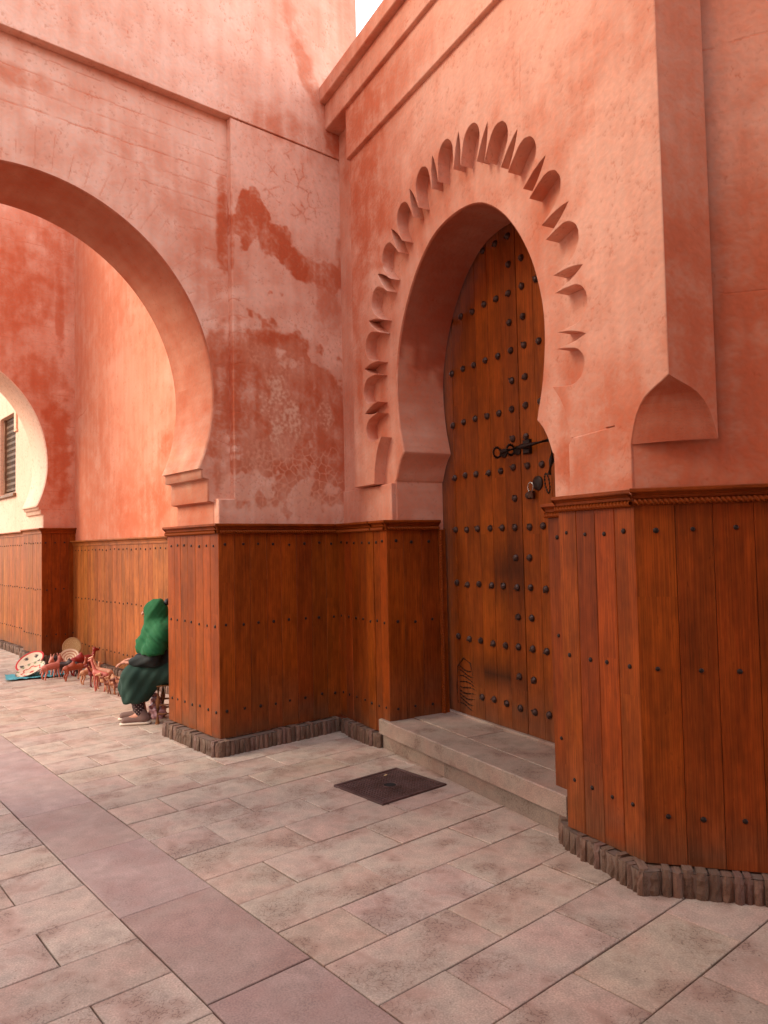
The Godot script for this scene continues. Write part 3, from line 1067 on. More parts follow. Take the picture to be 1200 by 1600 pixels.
	b.box(Vector3(-0.3, 4.97, -0.699), Vector3(3.5, 5.43, -0.105), 0.0, 2.4)
	put("backing_wall", b.mesh(), M.plain_plaster, w)
	b = B.new()
	b.box(Vector3(-0.3, 5.44, -4.0), Vector3(5.5, 5.54, -0.31), 0.0, 2.4)
	put("roof", b.mesh(), M.plain_plaster, w)
	# the slanting wall to the right
	var toR := TR.affine_inverse() * TD
	var ra := toR * Vector3(3.365, 0, -0.012)
	var rs := Rect2(-0.4, 1.6, 2.4, 4.6)
	M.slant = plaster("slanting wall plaster", rs, 170.0, 511, 0.75, [["damp", 0.6, 2.4, 1.2, 1.0, 0.0, 0.55, 0.6], 
		["damp", 0.1, 2.0, 0.25, 0.12, 0.0, 0.5, 0.5], ["damp", 0.42, 2.55, 0.2, 0.3, 0.0, 0.45, 0.5], ["damp", 0.6, 1.95, 0.25, 0.2, 0.0, 0.5, 0.5], ["damp", 0.33, 2.8, 0.05, 0.3, 0, 0.5, 0.5], ["pale", 0.1, 1.93, 0.18, 0.08, 0.0, 0.35, 0.6], ["pale", 0.55, 3.6, 0.3, 0.6, 0, 0.4, 0.6]],
		[[0.33, 2.74, 0.8, 2.72, 0.9], [0.33, 3.92, 0.8, 3.98, 0.8], [0.36, 3.6, 0.55, 3.62, 0.4]])
	put("corner_side", corner.mesh(), M.slant, w)
	put("corner_corbel", corbel.mesh(), M.slant, w)
	b = B.new()
	var zr := ra.z - 0.004
	b.prism(PackedVector2Array([Vector2(ra.x - 0.004, 0.0), Vector2(6.0, 0.0), Vector2(6.0, 6.1), Vector2(ra.x - 0.004, 6.1)]), zr - 0.4, zr, 0.004, rs)
	var part := put("slanting_face", b.mesh(), M.slant, w, TD.affine_inverse() * TR)
	part.set_meta("label", "slanting end face of the wall to the right of the corner")

# ------------------------------------------------------------------ what lies beyond the arch
func far_walls() -> void:
	# passage wall between the arches
	var TC := frame(P0 + F * 0.83 + S * 6.3, -S)       # x runs back towards the first arch
	var w := thing("plastered_wall", "long pale rose plastered side wall between the two arches", "wall", TC)
	var r := Rect2(-0.6, 1.4, 6.2, 6.2)
	M.passage = plaster("passage wall plaster", r, 75.0, 611, 0.7, [
		["damp", 2.2, 2.1, 0.5, 0.4, 0.0, 0.4, 0.6], ["damp", 3.1, 2.15, 0.45, 0.3, 0.0, 0.5, 0.5], ["damp", 3.45, 2.8, 0.22, 0.14, 0.0, 0.55, 0.4], ["damp", 0.15, 3.4, 0.2, 1.6, 0.0, 0.45, 0.6], ["damp", 1.4, 3.0, 0.3, 0.7, 0, 0.2, 0.7], ["pale", 2.6, 3.6, 1.1, 1.0, 0.0, 0.3, 0.6]],
		[[0.1, 3.45, 0.9, 3.62, 0.9], [0.9, 3.62, 1.6, 3.75, 0.4]])
	var b := B.new()
	b.prism(rect(-0.5, 0.0, 5.6, 7.6), -0.5, 0.0, 0.0, r)
	put("wall_face", b.mesh(), M.passage, w)

	# second arch
	var P2 := Vector3(-4.88, 0, -10.524)
	var T2 := frame(P2, F)
	w = thing("arch_wall", "reddish plastered wall with a pale lined horseshoe arch farther down the street", "wall", T2)
	r = Rect2(-1.8, 1.6, 3.0, 6.0)
	var lines := []
	for i in 22:
		lines.append([-1.8, 2.2 + i * 0.24, 0.6, 2.2 + i * 0.24 + rng.randf_range(-0.02, 0.02), rng.randf_range(0.2, 0.6)])
	M.arch2 = plaster("second arch plaster", r, 110.0, 711, 0.30, [
		["damp", 0.22, 3.1, 0.20, 0.75, 0.0, 0.75, 0.3], ["damp", 0.0, 4.1, 0.35, 0.35, 0.0, 0.6, 0.4], ["damp", -0.6, 5.3, 0.7, 0.7, 0.0, 0.6, 0.5], ["damp", 0.25, 5.2, 0.06, 0.8, 0.0, 0.6, 0.4], ["damp", 0.3, 6.2, 0.3, 0.4, 0, 0.5, 0.5], ["pale", 0.28, 4.6, 0.3, 0.3, 0, 0.4, 0.6], ["pale", 0.25, 3.95, 0.12, 0.06, 0, 0.6, 0.5]], lines)
	var prof := arch_profile(1.356, 1.50, 2.85, 2.23, [[1.30, 0.0], [1.30, 2.12], [1.265, 2.13], [1.265, 2.185], [1.235, 2.19], [1.235, 2.225]])
	var front := B.new()
	var rev := B.new()
	opening(front, rev, PackedVector2Array([Vector2(0.6, 0), Vector2(0.6, 7.6), Vector2(-3.1, 7.6), Vector2(-3.1, 0)]), horseshoe(-1.28, prof), -0.03, -0.75, 0.015, r)
	put("wall_face", front.mesh(), M.arch2, w)
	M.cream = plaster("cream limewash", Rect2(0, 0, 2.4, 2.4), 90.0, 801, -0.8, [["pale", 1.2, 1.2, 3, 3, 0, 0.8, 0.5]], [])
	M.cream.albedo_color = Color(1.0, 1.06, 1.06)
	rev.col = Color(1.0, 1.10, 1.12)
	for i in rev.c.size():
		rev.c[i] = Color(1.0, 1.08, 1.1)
	put("arch_soffit", rev.mesh(), M.cream, w)
	b = B.new()
	b.quad(Vector3(-3.1, 7.6, -0.03), Vector3(0.6, 7.6, -0.03), Vector3(0.6, 7.6, -0.75), Vector3(-3.1, 7.6, -0.75))
	b.quad(Vector3(0.6, 0, -0.03), Vector3(0.6, 0, -0.75), Vector3(0.6, 7.6, -0.75), Vector3(0.6, 7.6, -0.03))
	put("wall_end", b.mesh(), M.arch2, w)
	var back := B.new()
	opening(back, B.new(), PackedVector2Array([Vector2(0.6, 0), Vector2(0.6, 7.6), Vector2(-3.1, 7.6), Vector2(-3.1, 0)]), horseshoe(-1.28, prof), -0.75, -0.76, 0.002, r)
	put("wall_back", back.mesh(), M.arch2, w)

	# third bay with its lattice window
	var T3 := frame(P2 + F * 0.12 + S * 5.0, -S)
	w = thing("plastered_wall", "cream plastered wall seen through the second arch with a lattice window", "wall", T3)
	b = B.new()
	var wx0 := 2.1
	var wx1 := 3.12
	var wy0 := 2.56
	var wy1 := 3.84
	var hole := PackedVector2Array()
	hole.append(Vector2(wx0, wy0))
	for i in 13:
		var a := PI - PI / 2 * i / 12.0
		hole.append(Vector2(wx0 + 0.06 + cos(a) * 0.06, wy1 + 0.06 * sin(a)))
	for i in 13:
		var a := PI / 2 - PI / 2 * i / 12.0
		hole.append(Vector2(wx1 - 0.06 + cos(a) * 0.06, wy1 + 0.06 * sin(a)))
	hole.append(Vector2(wx1, wy0))
	# wall as four pieces round the window
	var left := PackedVector2Array([Vector2(-3, 0), Vector2(wx0, 0), Vector2(wx0, wy0), Vector2(wx0, wy1)])
	for i in range(1, 14):
		left.append(hole[i])
	var mid := (wx0 + wx1) * 0.5
	left.append_array([Vector2(mid, wy1 + 0.06), Vector2(mid, 7.0), Vector2(-3, 7.0)])
	b.prism(left, -0.4, 0.0, 0.006, Rect2(0, 0, 2.4, 2.4))
	var right := PackedVector2Array([Vector2(wx1, 0), Vector2(4.3, 0), Vector2(4.3, 7.0), Vector2(mid + 0.001, 7.0), Vector2(mid + 0.001, wy1 + 0.06)])
	for i in range(14, hole.size() - 1):
		right.append(hole[i])
	right.append(Vector2(wx1, wy0))
	b.prism(right, -0.4, 0.0, 0.006, Rect2(0, 0, 2.4, 2.4))
	b.prism(rect(wx0 + 0.001, 0, wx1 - 0.001, wy0), -0.4, 0.0, 0.006, Rect2(0, 0, 2.4, 2.4))
	put("wall_face", b.mesh(), M.cream, w)
	b = B.new()
	b.prism(rect(wx1 + 0.006, wy0 + 1.0, wx1 + 0.16, wy0 + 1.035), 0.0, 0.03, 0.004, Rect2(0, 0, 2.4, 2.4))
	b.prism(PackedVector2Array([Vector2(wx1 + 0.01, wy0 + 1.036), Vector2(wx1 + 0.13, wy0 + 1.036), Vector2(wx1 + 0.13, 4.0), Vector2(wx1 - 0.1, 4.32), Vector2(wx1 - 0.25, 4.34), Vector2(wx1 - 0.25, 4.2), Vector2(wx1 - 0.1, 4.14), Vector2(wx1 + 0.01, 3.95)]), 0.0, 0.03, 0.006, Rect2(0, 0, 2.4, 2.4))
	put("window_surround", b.mesh(), M.cream, w)
	b = B.new()
	b.col = Color(0.42, 0.24, 0.15)
	for q in [[wx0, wy0, wx0 + 0.05, wy1 + 0.2], [wx1 - 0.05, wy0, wx1, wy1 + 0.02], [wx0 + 0.05, wy0, wx1 - 0.05, wy0 + 0.05]]:
		b.box(Vector3(q[0], q[1], -0.13), Vector3(q[2], q[3], -0.06), 0.006)
	b.box(Vector3(wx0 - 0.06, wy0 - 0.05, -0.05), Vector3(wx1 + 0.05, wy0 - 0.002, 0.05), 0.006)
	var win := put("window", b.mesh(), M.doorwood, w)
	b = B.new()
	b.col = Color(0.24, 0.15, 0.10)
	for i in 15:
		var y := wy0 + 0.08 + i * 0.1
		b.box(Vector3(wx0 + 0.05, y, -0.115), Vector3(wx1 - 0.05, y + 0.045, -0.095), 0.003)
		for k in 22:
			var x := wx0 + 0.07 + k * 0.04
			if x < wx1 - 0.07:
				b.box(Vector3(x, y + 0.046, -0.112), Vector3(x + 0.014, y + 0.099, -0.098), 0.0)
	put("turned_lattice", b.mesh(), M.doorwood, win)
	b = B.new()
	b.box(Vector3(wx0 - 0.1, wy0 - 0.1, -0.45), Vector3(wx1 + 0.1, wy1 + 0.4, -0.401), 0.0)
	put("dark_room_backing", b.mesh(), plain("dark room", Color(0.05, 0.035, 0.03), 0.6), win)  # near-black sheet painted for the unlit room behind the lattice

# ------------------------------------------------------------------ unseen buildings and roof added to block sun and sky
func light_blockers() -> void:
	var w := thing("blocking_house", "unseen rose plastered block behind the onlooker, added to shade the lane", "blocking_house", frame(Vector3(6.5, 0, 2.0), Vector3(-1, 0, 0.05).normalized()))  # occluder out of view, added to darken the walls facing it
	var b := B.new()
	b.box(Vector3(0, 0, -4.0), Vector3(8.0, 8.5, 0), 0.02, 2.4)
	put("wall_face", b.mesh(), M.plain_plaster, w)
	w = thing("blocking_house", "unseen rose plastered block added to keep sun off the slanting wall", "blocking_house", frame(Vector3(-4.2, 0, 4.0), Vector3(0, 0, -1)))  # added out of view to block sun from the slanting wall and near paving
	b = B.new()
	b.box(Vector3(0, 0, -5.0), Vector3(5.8, 8.5, 0), 0.02, 2.4)
	b.turn(0, Transform3D(Basis(Vector3.UP, PI), Vector3(5.8, 0, -5.0)))
	put("wall_face", b.mesh(), M.plain_plaster, w)
	w = thing("sky_blocking_roof", "unseen plastered slab above the onlooker, shaped to keep skylight off the paving", "roof", frame(Vector3(-1.4, 4.5, -1.5), Vector3.RIGHT))  # unseen, set low to cut skylight on the near ground
	b = B.new()
	b.box(Vector3(0, 0, -4.4), Vector3(8.0, 0.6, 0), 0.02, 2.4)
	b.turn(0, Transform3D(Basis(Vector3.UP, PI), Vector3(8.0, 0, 0)))
	put("ceiling", b.mesh(), M.plain_plaster, w)

# ------------------------------------------------------------------ door
func door() -> void:
	var d := thing("studded_door", "tall two leaf cedar door with rows of iron studs", "door", TD * at(1.79, 0.255, -0.575))
	var seam := 0.045
	var stud := []
	for vrt in 3:
		var b := B.new()
		b.lathe([Vector2(0.0265, 0.0), Vector2(0.0245, 0.010), Vector2(0.016, 0.020), Vector2(0.0, 0.025)], 7 + vrt, true)
		# a chisel cut across each rose
		b.box(Vector3(-0.0035, 0.008, -0.023), Vector3(0.0035, 0.024, 0.0), 0.002)
		b.turn(0, Transform3D(Basis(Vector3.RIGHT, PI / 2) * Basis(Vector3.UP, 0.7 + vrt), Vector3.ZERO))
		stud.append(b.mesh())
	for leaf in 2:
		var x0 := -0.97 if leaf == 0 else seam + 0.003
		var x1 := seam - 0.003 if leaf == 0 else 1.0
		var bk := B.new()
		bk.col = Color(0.2, 0.07, 0.03)
		bk.box(Vector3(x0 + 0.002, 0.004, -0.07), Vector3(x1 - 0.002, 4.0, -0.031), 0.002)
		var lf := put("door_leaf", bk.mesh(), M.doorwood, d)
		lf.set_meta("label", "left leaf of the door with a dark stain" if leaf == 0 else "right leaf of the door with bolt and padlock")
		var n := 6
		var ws := []
		var tot := 0.0
		for i in n:
			ws.append(rng.randf_range(0.8, 1.2))
			tot += ws[i]
		var x := x0
		for i in n:
			var wd: float = (x1 - x0) * ws[i] / tot
			var b := B.new()
			var t := rng.randf_range(0.86, 1.12)
			b.col = Color(0.33 * t, 0.076 * t, 0.010 * t)
			var o := Vector2(rng.randf(), rng.randf())
			var xm := x + wd * 0.5
			var wear := func(y: float) -> Color:
				var k := Color(b.col.r, b.col.g, b.col.b)
				var smudge := exp(-pow((xm + 0.13) / 0.20, 2) - pow((y - 1.12) / 0.20, 2)) * 0.85 + exp(-pow((xm + 0.30) / 0.28, 2) - pow((y - 0.36) / 0.09, 2)) * 0.9
				k = k.lerp(Color(0.035, 0.016, 0.010), clampf(smudge, 0.0, 1.0))
				return k.lerp(Color(0.17, 0.10, 0.065), clampf(0.75 - y * 1.9, 0.0, 1.0) * rng.randf_range(0.4, 0.9))
			board(b, wd, 4.0, -0.03, rng.randf_range(-0.0012, 0.0012), o, wear)
			put("plank", b.mesh(), M.doorwood, lf, at(xm, 0, 0))
			x += wd
		var nails := []
		for row in 9:
			var y := 0.17 + row * 0.4215
			for c in 6:
				var xx := 0.075 + 0.15 * c
				nails.append([seam + (-xx if leaf == 0 else xx), y])
			if row < 8 :
				nails.append([seam + (-0.075 if leaf == 0 else 0.075), y + 0.211])
		for q in nails:
			if leaf == 0 and q[1] < 0.25 and q[0] < -0.55:
				continue
			put("stud", stud[rng.randi() % 3], M.stud, lf, Transform3D(Basis(Vector3.BACK, rng.randf() * TAU), Vector3(q[0] + rng.randf_range(-0.006, 0.006), q[1] + rng.randf_range(-0.006, 0.006), 0.0)))
	# worn carving at the foot of the left leaf
	var b := B.new()
	b.col = Color(0.05, 0.022, 0.013)
	for i in 9:
		var y := 0.07 + i * 0.036
		var pts := []
		var rad := []
		for k in 7:
			var t := k / 6.0
			pts.append(Vector3(-0.80 + t * (0.24 - 0.012 * absf(i - 4)), y + 0.012 * sin(t * 5.0 + i) - 0.02 * t, 0.0))
			rad.append(0.008 * sin(PI * (0.12 + 0.76 * t)))
		b.tube(pts, rad, 6)
	b.tube([Vector3(-0.81, 0.07, 0), Vector3(-0.82, 0.2, 0), Vector3(-0.80, 0.36, 0), Vector3(-0.72, 0.43, 0), Vector3(-0.63, 0.40, 0), Vector3(-0.60, 0.31, 0)], [0.005, 0.007, 0.007, 0.007, 0.007, 0.004], 6)
	put("worn_carving", b.mesh(), M.doorwood, d)
	# sliding bolt with its staples
	b = B.new()
	var by := 1.988
	b.tube([Vector3(-0.09, by - 0.01, 0.055), Vector3(0.15, by, 0.055), Vector3(0.50, by + 0.012, 0.055)], [0.020, 0.022, 0.022], 10)
	var bolt := put("bolt", b.mesh(), M.iron, d)
	for x in [-0.17, -0.015]:
		b = B.new()
		var pts := []
		var rad := []
		for i in 16:
			var a := TAU * i / 16
			pts.append(Vector3(x + sin(a) * 0.004, by - 0.005 + cos(a) * 0.037, 0.040 + sin(a) * 0.037))
			rad.append(0.0105)
		b.tube(pts, rad, 8, true)
		put("staple_ring", b.mesh(), M.iron, bolt)
		b = B.new()
		b.lathe([Vector2(0.034, 0), Vector2(0.034, 0.008), Vector2(0.024, 0.014), Vector2(0, 0.016)], 12)
		b.turn(0, Transform3D(Basis(Vector3.RIGHT, PI / 2), Vector3(x + 0.035, by - 0.012, 0)))
		put("rose_plate", b.mesh(), M.iron, bolt)
	b = B.new()
	b.box(Vector3(0.10, by - 0.05, 0.0), Vector3(0.17, by + 0.05, 0.03), 0.008)
	put("keeper", b.mesh(), M.iron, bolt)
	b = B.new()                                      # long hasp that hangs beside it
	b.tube([Vector3(0.44, by - 0.03, 0.05), Vector3(0.425, by - 0.13, 0.055), Vector3(0.40, by - 0.22, 0.055)], [0.016, 0.0185, 0.014], 8)
	var loop := []
	var lr := []
	for i in 16:
		var a := TAU * i / 16
		loop.append(Vector3(0.378 + cos(a) * 0.022 + sin(a) * -0.012, by - 0.275 + sin(a) * 0.065, 0.055))
		lr.append(0.0075)
	b.tube(loop, lr, 8, true)
	put("hasp", b.mesh(), M.iron, d)
	b = B.new()
	b.lathe([Vector2(0.050, 0), Vector2(0.049, 0.010), Vector2(0.030, 0.018), Vector2(0.0, 0.020)], 20)
	b.turn(0, Transform3D(Basis(Vector3.RIGHT, PI / 2), Vector3(0.225, by - 0.26, 0)))
	var esc := put("escutcheon", b.mesh(), M.iron, d)
	b = B.new()
	loop = []
	lr = []
	for i in 14:
		var a := TAU * i / 14
		loop.append(Vector3(0.185 + cos(a) * 0.028, by - 0.285 + sin(a) * 0.034, 0.035))
		lr.append(0.0055)
	b.tube(loop, lr, 8, true)
	put("shackle", b.mesh(), plain("bright steel", Color(0.75, 0.73, 0.70), 0.22, 0.95), esc)
	b = B.new()
	b.box(Vector3(0.155, by - 0.365, 0.018), Vector3(0.208, by - 0.312, 0.044), 0.009)
	put("padlock_body", b.mesh(), plain("dull brass", Color(0.30, 0.20, 0.15), 0.4, 0.8), esc)

func step() -> void:
	var d := thing("door_step", "stone door step with a worn front slab before the studded door", "step", TD)
	var r := Rect2(0, 0, 1.6, 1.6)
	var piece := func(x0: float, x1: float, z0: float, z1: float, y0: float, y1: float, bev: float, called: String, tone: float, jag: float) -> void:
		var b := B.new()
		b.col = Color(tone, tone * 0.985, tone * 0.97)
		var poly := PackedVector2Array()
		var n := 14
		for i in n + 1:
			poly.append(Vector2(lerpf(x0, x1, i / float(n)), z1 + (rng.randf_range(-jag, jag) if i > 0 and i < n else 0.0)))
		poly.append(Vector2(x1, z0))
		poly.append(Vector2(x0, z0))
		# plan drawn with y = depth, then laid flat
		for i in poly.size():
			poly[i].y = -poly[i].y
		var o := rng.randf()
		b.prism(poly, y0, y1, bev, Rect2(o, o * 3.0, 1.6, 1.6))
		b.turn(0, Transform3D(Basis(Vector3(1, 0, 0), Vector3(0, 0, -1), Vector3(0, 1, 0)), Vector3.ZERO))
		put(called, b.mesh(), M.paver, d)
	piece.call(0.75, 2.86, -0.22, 0.020, 0.118, 0.230, 0.007, "nosing_slab", 0.70, 0.004)
	piece.call(0.70, 1.62, -0.22, -0.020, 0.0, 0.1165, 0.006, "riser_stone", 0.68, 0.003)
	piece.call(1.625, 2.80, -0.22, -0.012, 0.0, 0.1165, 0.006, "riser_stone", 0.58, 0.003)
	piece.call(0.86, 1.60, -0.80, -0.2225, 0.0, 0.236, 0.004, "landing_slab", 0.74, 0.0)
	piece.call(1.604, 2.86, -0.80, -0.2225, 0.0, 0.233, 0.004, "landing_slab", 0.70, 0.0)
	piece.call(0.86, 2.80, -0.80, -0.548, 0.231, 0.252, 0.006, "threshold", 0.74, 0.002)

# ------------------------------------------------------------------ timber panelling
# one board, standing on y = 0 about x = 0: face in bands whose tone drifts, dusty and scuffed towards the ground
func board(b: B, wd: float, h: float, zb: float, zf: float, o: Vector2, wear = null) -> void:
	var base := b.col
	var e := wd * 0.5 - 0.0009
	var bv := 0.0024
	var hs := [0.0, 0.05, 0.13, 0.26, 0.5, 0.8, 1.1, 1.4, h]
	if wear != null:
		hs = [0.0, 0.06, 0.14, 0.22, 0.29, 0.36, 0.43, 0.52, 0.62, 0.76, 0.88, 1.0, 1.12, 1.24, 1.36, 1.5, 2.0, 2.6, 3.2, h]
	var cs := []
	for y in hs:
		var t := rng.randf_range(0.92, 1.08)
		var c := Color(base.r * t, base.g * t, base.b * t)
		var dust: float = clampf(1.0 - y / rng.randf_range(0.2, 0.5), 0.0, 1.0) * rng.randf_range(0.2, 0.75)
		c = c.lerp(Color(0.16, 0.085, 0.048), dust)
		if wear != null:
			c = wear.call(y)
		cs.append(c)
	var us := func(x: float, y: float) -> Vector2: return Vector2(x / 0.55 + o.x, o.y - y / 2.3)
	for i in hs.size() - 1:
		var y0: float = hs[i]
		var y1: float = hs[i + 1]
		for q in [[-e + bv, zf, e - bv, zf], [-e, zf - bv, -e + bv, zf], [e - bv, zf, e, zf - bv], [-e, zb, -e, zf - bv], [e, zf - bv, e, zb]]:
			var from := b.v.size()
			b.quad(Vector3(q[0], y0, q[1]), Vector3(q[2], y0, q[3]), Vector3(q[2], y1, q[3]), Vector3(q[0], y1, q[1]), us.call(q[0], y0), us.call(q[2], y0), us.call(q[2], y1), us.call(q[0], y1))
			for k in range(from, b.v.size()):
				b.c[k] = cs[i] if b.v[k].y < y0 + 0.001 else cs[i + 1]
	b.quad(Vector3(-e, 0, zb), Vector3(e, 0, zb), Vector3(e, 0, zf - bv), Vector3(-e, 0, zf - bv))
	b.quad(Vector3(-e, h, zf - bv), Vector3(e, h, zf - bv), Vector3(e, h, zb), Vector3(-e, h, zb))

func face_run(th: Node3D, T: Transform3D, len_: float, y0: float, y1: float, count: int, rows: Array, tone: Vector3, opts := {}) -> void:
	var rel := th.transform.affine_inverse() * T
	var ws := []
	var tot := 0.0
	for i in count:
		ws.append(rng.randf_range(0.92, 1.08))
		tot += ws[i]
	var x := 0.0
	var top := y1 - 0.055
	var nail: Mesh = M.nail
	for i in count:
		var wd: float = len_ * ws[i] / tot
		var b := B.new()
		var t := rng.randf_range(0.84, 1.16)
		b.col = Color(tone.x * t, tone.y * t * rng.randf_range(0.93, 1.07), tone.z * t)
		var o := Vector2(rng.randf(), rng.randf())
		board(b, wd, top - y0, -float(opts.get("thick", 0.03)), rng.randf_range(-0.001, 0.001), o)
		var pl := put("plank", b.mesh(), M.wood, th, rel * at(x + wd * 0.5, y0, 0))
		for y in rows:
			if opts.get("nails", true):
				put("nail", nail, M.iron, pl, Transform3D(Basis(Vector3.RIGHT, PI / 2).scaled(Vector3.ONE * rng.randf_range(0.85, 1.12)), Vector3(rng.randf_range(-0.012, 0.012), y - y0 + rng.randf_range(-0.008, 0.008), 0.0)))
		x += wd
	# top moulding: ledge, hollow and twisted bead
	var e0: float = opts.get("e0", 0.0)
	var e1: float = opts.get("e1", 0.0)
	var m := B.new()
	m.col = Color(tone.x * 0.95, tone.y * 0.95, tone.z * 0.95)
	var prof := [Vector2(0.046, y1), Vector2(0.050, y1 - 0.004), Vector2(0.050, y1 - 0.016), Vector2(0.046, y1 - 0.020), Vector2(0.030, y1 - 0.024), Vector2(0.020, y1 - 0.034), Vector2(0.018, y1 - 0.046), Vector2(0.012, y1 - 0.050), Vector2(0.012, y1 - 0.078), Vector2(0.0, y1 - 0.080)]
	prof.push_front(Vector2(-0.08, y1))
	for i in prof.size() - 1:
		var a: Vector2 = prof[i]
		var b2: Vector2 = prof[i + 1]
		var xa0 := -e0 * maxf(a.x, 0.0)
		var xa1 := len_ + e1 * maxf(a.x, 0.0)
		var xb0 := -e0 * maxf(b2.x, 0.0)
		var xb1 := len_ + e1 * maxf(b2.x, 0.0)
		m.quad(Vector3(xb0, b2.y, b2.x), Vector3(xb1, b2.y, b2.x), Vector3(xa1, a.y, a.x), Vector3(xa0, a.y, a.x), Vector2(0.1, 0), Vector2(0.1, len_), Vector2(0.13, len_), Vector2(0.13, 0))
	for s in 2:                                       # end caps
		var xx := 0.0 if s == 0 else len_
		for i in range(1, prof.size() - 1):
			var a: Vector2 = prof[i]
			var b2: Vector2 = prof[i + 1]
			var q := [Vector3(xx, y1 - 0.08, -0.02), Vector3(xx, b2.y, b2.x), Vector3(xx, a.y, a.x)]
			if s == 0:
				m.flat(q[0], q[1], q[2])
			else:
				m.flat(q[0], q[2], q[1])
	var mo := put("top_moulding", m.mesh(), M.wood, th, rel)
	if opts.get("rope", true):
		rope(mo, len_, y1 - 0.064, 0.020, tone)

func rope(parent: Node3D, len_: float, y: float, z: float, tone: Vector3, upright := false) -> void:
	var b := B.new()
	b.col = Color(tone.x * 1.15, tone.y * 1.15, tone.z * 1.15)
	var pitch := 0.044
	var segs := maxi(4, int(len_ / pitch * 10.0))
	var sides := 10
	var rr := 0.0125
	var pt := func(i: int, s: int) -> Array:
		var x := len_ * i / segs
		var a := TAU * s / sides
		var q := rr * (1.0 + 0.30 * cos(2.0 * (a - TAU * x / pitch)))
		return [Vector3(x, y + cos(a) * q, z + sin(a) * q), Vector3(0, cos(a), sin(a))]
	for i in segs:
		for s in sides:
			var a: Array = pt.call(i, s)
			var c: Array = pt.call(i, s + 1)
			var d: Array = pt.call(i + 1, s + 1)
			var e: Array = pt.call(i + 1, s)
			b.quad(a[0], c[0], d[0], e[0])
	var t := Transform3D()
	if upright:
		t = Transform3D(Basis(Vector3(0, 1, 0), Vector3(-1, 0, 0), Vector3(0, 0, 1)), Vector3.ZERO)
	put("rope_bead", b.mesh(), M.wood, parent, t)

func panelling() -> void:
	var b := B.new()
	b.lathe([Vector2(0.0125, 0.0), Vector2(0.0115, 0.004), Vector2(0.007, 0.0075), Vector2(0.0, 0.009)], 7)
	M.nail = b.mesh()
	var tone := Vector3(0.34, 0.070, 0.010)
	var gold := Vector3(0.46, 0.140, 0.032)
	var rows := [1.61, 0.98, 0.32]
	# arch pier: jamb and front
	var t := thing("wood_panelling", "varnished cedar panelling wrapped round the corner of the arch pier", "wood panelling", TF, "timber panelling along the walls")
	face_run(t, frame(P0 + S * 0.925, -S), 0.925, 0.12, 1.777, 7, rows, tone, {"e0": 0.0, "e1": 1.0})
	face_run(t, TF, 1.163, 0.12, 1.777, 8, rows, tone, {"e0": 1.0, "e1": -1.0})
	face_run(t, frame(P0 + S * 0.925 + F * 0.80, -F), 0.80, 0.12, 1.74, 6, rows, tone)
	# left of the door
	t = thing("wood_panelling", "dark cedar panelling between the inner corner and the left door jamb", "wood panelling", TD, "timber panelling along the walls")
	face_run(t, TD, 0.67, 0.12, 1.777, 5, rows, tone, {"e0": -1.0, "thick": 0.05})
	face_run(t, TD * at(0.671, 0, -0.006), 0.214, 0.12, 1.777, 2, rows, tone, {"e1": 1.0})
	var rv := frame(TD * Vector3(0.885, 0, -0.006), TD.basis * Vector3(0, 0, -1))
	face_run(t, rv, 0.475, 0.20, 1.777, 3, rows, tone, {"e0": 1.0})
	b = B.new()
	b.col = Color(tone.x * 0.9, tone.y * 0.9, tone.z * 0.9)
	b.box(Vector3(0.476, 0.2, -0.03), Vector3(0.545, 1.70, 0.012), 0.005, 1.0)
	var post := put("edge_post", b.mesh(), M.wood, t, t.transform.affine_inverse() * rv)
	rope(post, 1.50, -0.490, 0.014, tone, true)
	(post.get_child(0) as Node3D).position = Vector3(0, 0.2, 0)
	# right pier
	t = thing("wood_panelling", "cedar panelling with black nails round the slanting right pier", "wood panelling", TD * at(3.46, 0, 0.089), "timber panelling along the walls")
	face_run(t, TD * at(2.69, 0, -0.058), 0.252, 0.15, 1.795, 2, [1.61, 1.06, 0.5], tone)
	face_run(t, TD * at(2.944, 0, 0.089), 0.5155, 0.115, 1.815, 4, [1.62, 1.0, 0.36], tone, {"e1": 0.41, "thick": 0.16})
	face_run(t, TR, 3.3, 0.115, 1.82, 20, [1.63, 0.99, 0.33], tone, {"e0": 0.41})
	# passage wall
	var TC := frame(P0 + F * 0.80 + S * 6.2, -S)
	t = thing("wood_panelling", "long run of sunlit cedar panelling behind the seated vendor", "wood panelling", TC, "timber panelling along the walls")
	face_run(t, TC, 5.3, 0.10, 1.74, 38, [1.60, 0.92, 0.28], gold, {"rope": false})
	# second pier
	var P2 := Vector3(-4.88, 0, -10.524)
	t = thing("wood_panelling", "cedar panelling on the second arch pier behind the baskets", "wood panelling", frame(P2, F), "timber panelling along the walls")
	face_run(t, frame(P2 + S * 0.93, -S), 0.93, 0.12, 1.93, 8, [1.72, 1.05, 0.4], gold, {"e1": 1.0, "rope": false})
	face_run(t, frame(P2, F), 0.50, 0.12, 1.93, 4, [1.72, 1.05, 0.4], tone, {"e0": 1.0, "rope": false})
	var T3 := frame(P2 + F * 0.10 + S * 5.2, -S)
	t = thing("wood_panelling", "bright cedar panelling on the far wall through the second arch", "wood panelling", T3, "timber panelling along the walls")
	face_run(t, T3, 4.27, 0.12, 1.92, 32, [1.70, 1.04, 0.4], gold, {"rope": false})

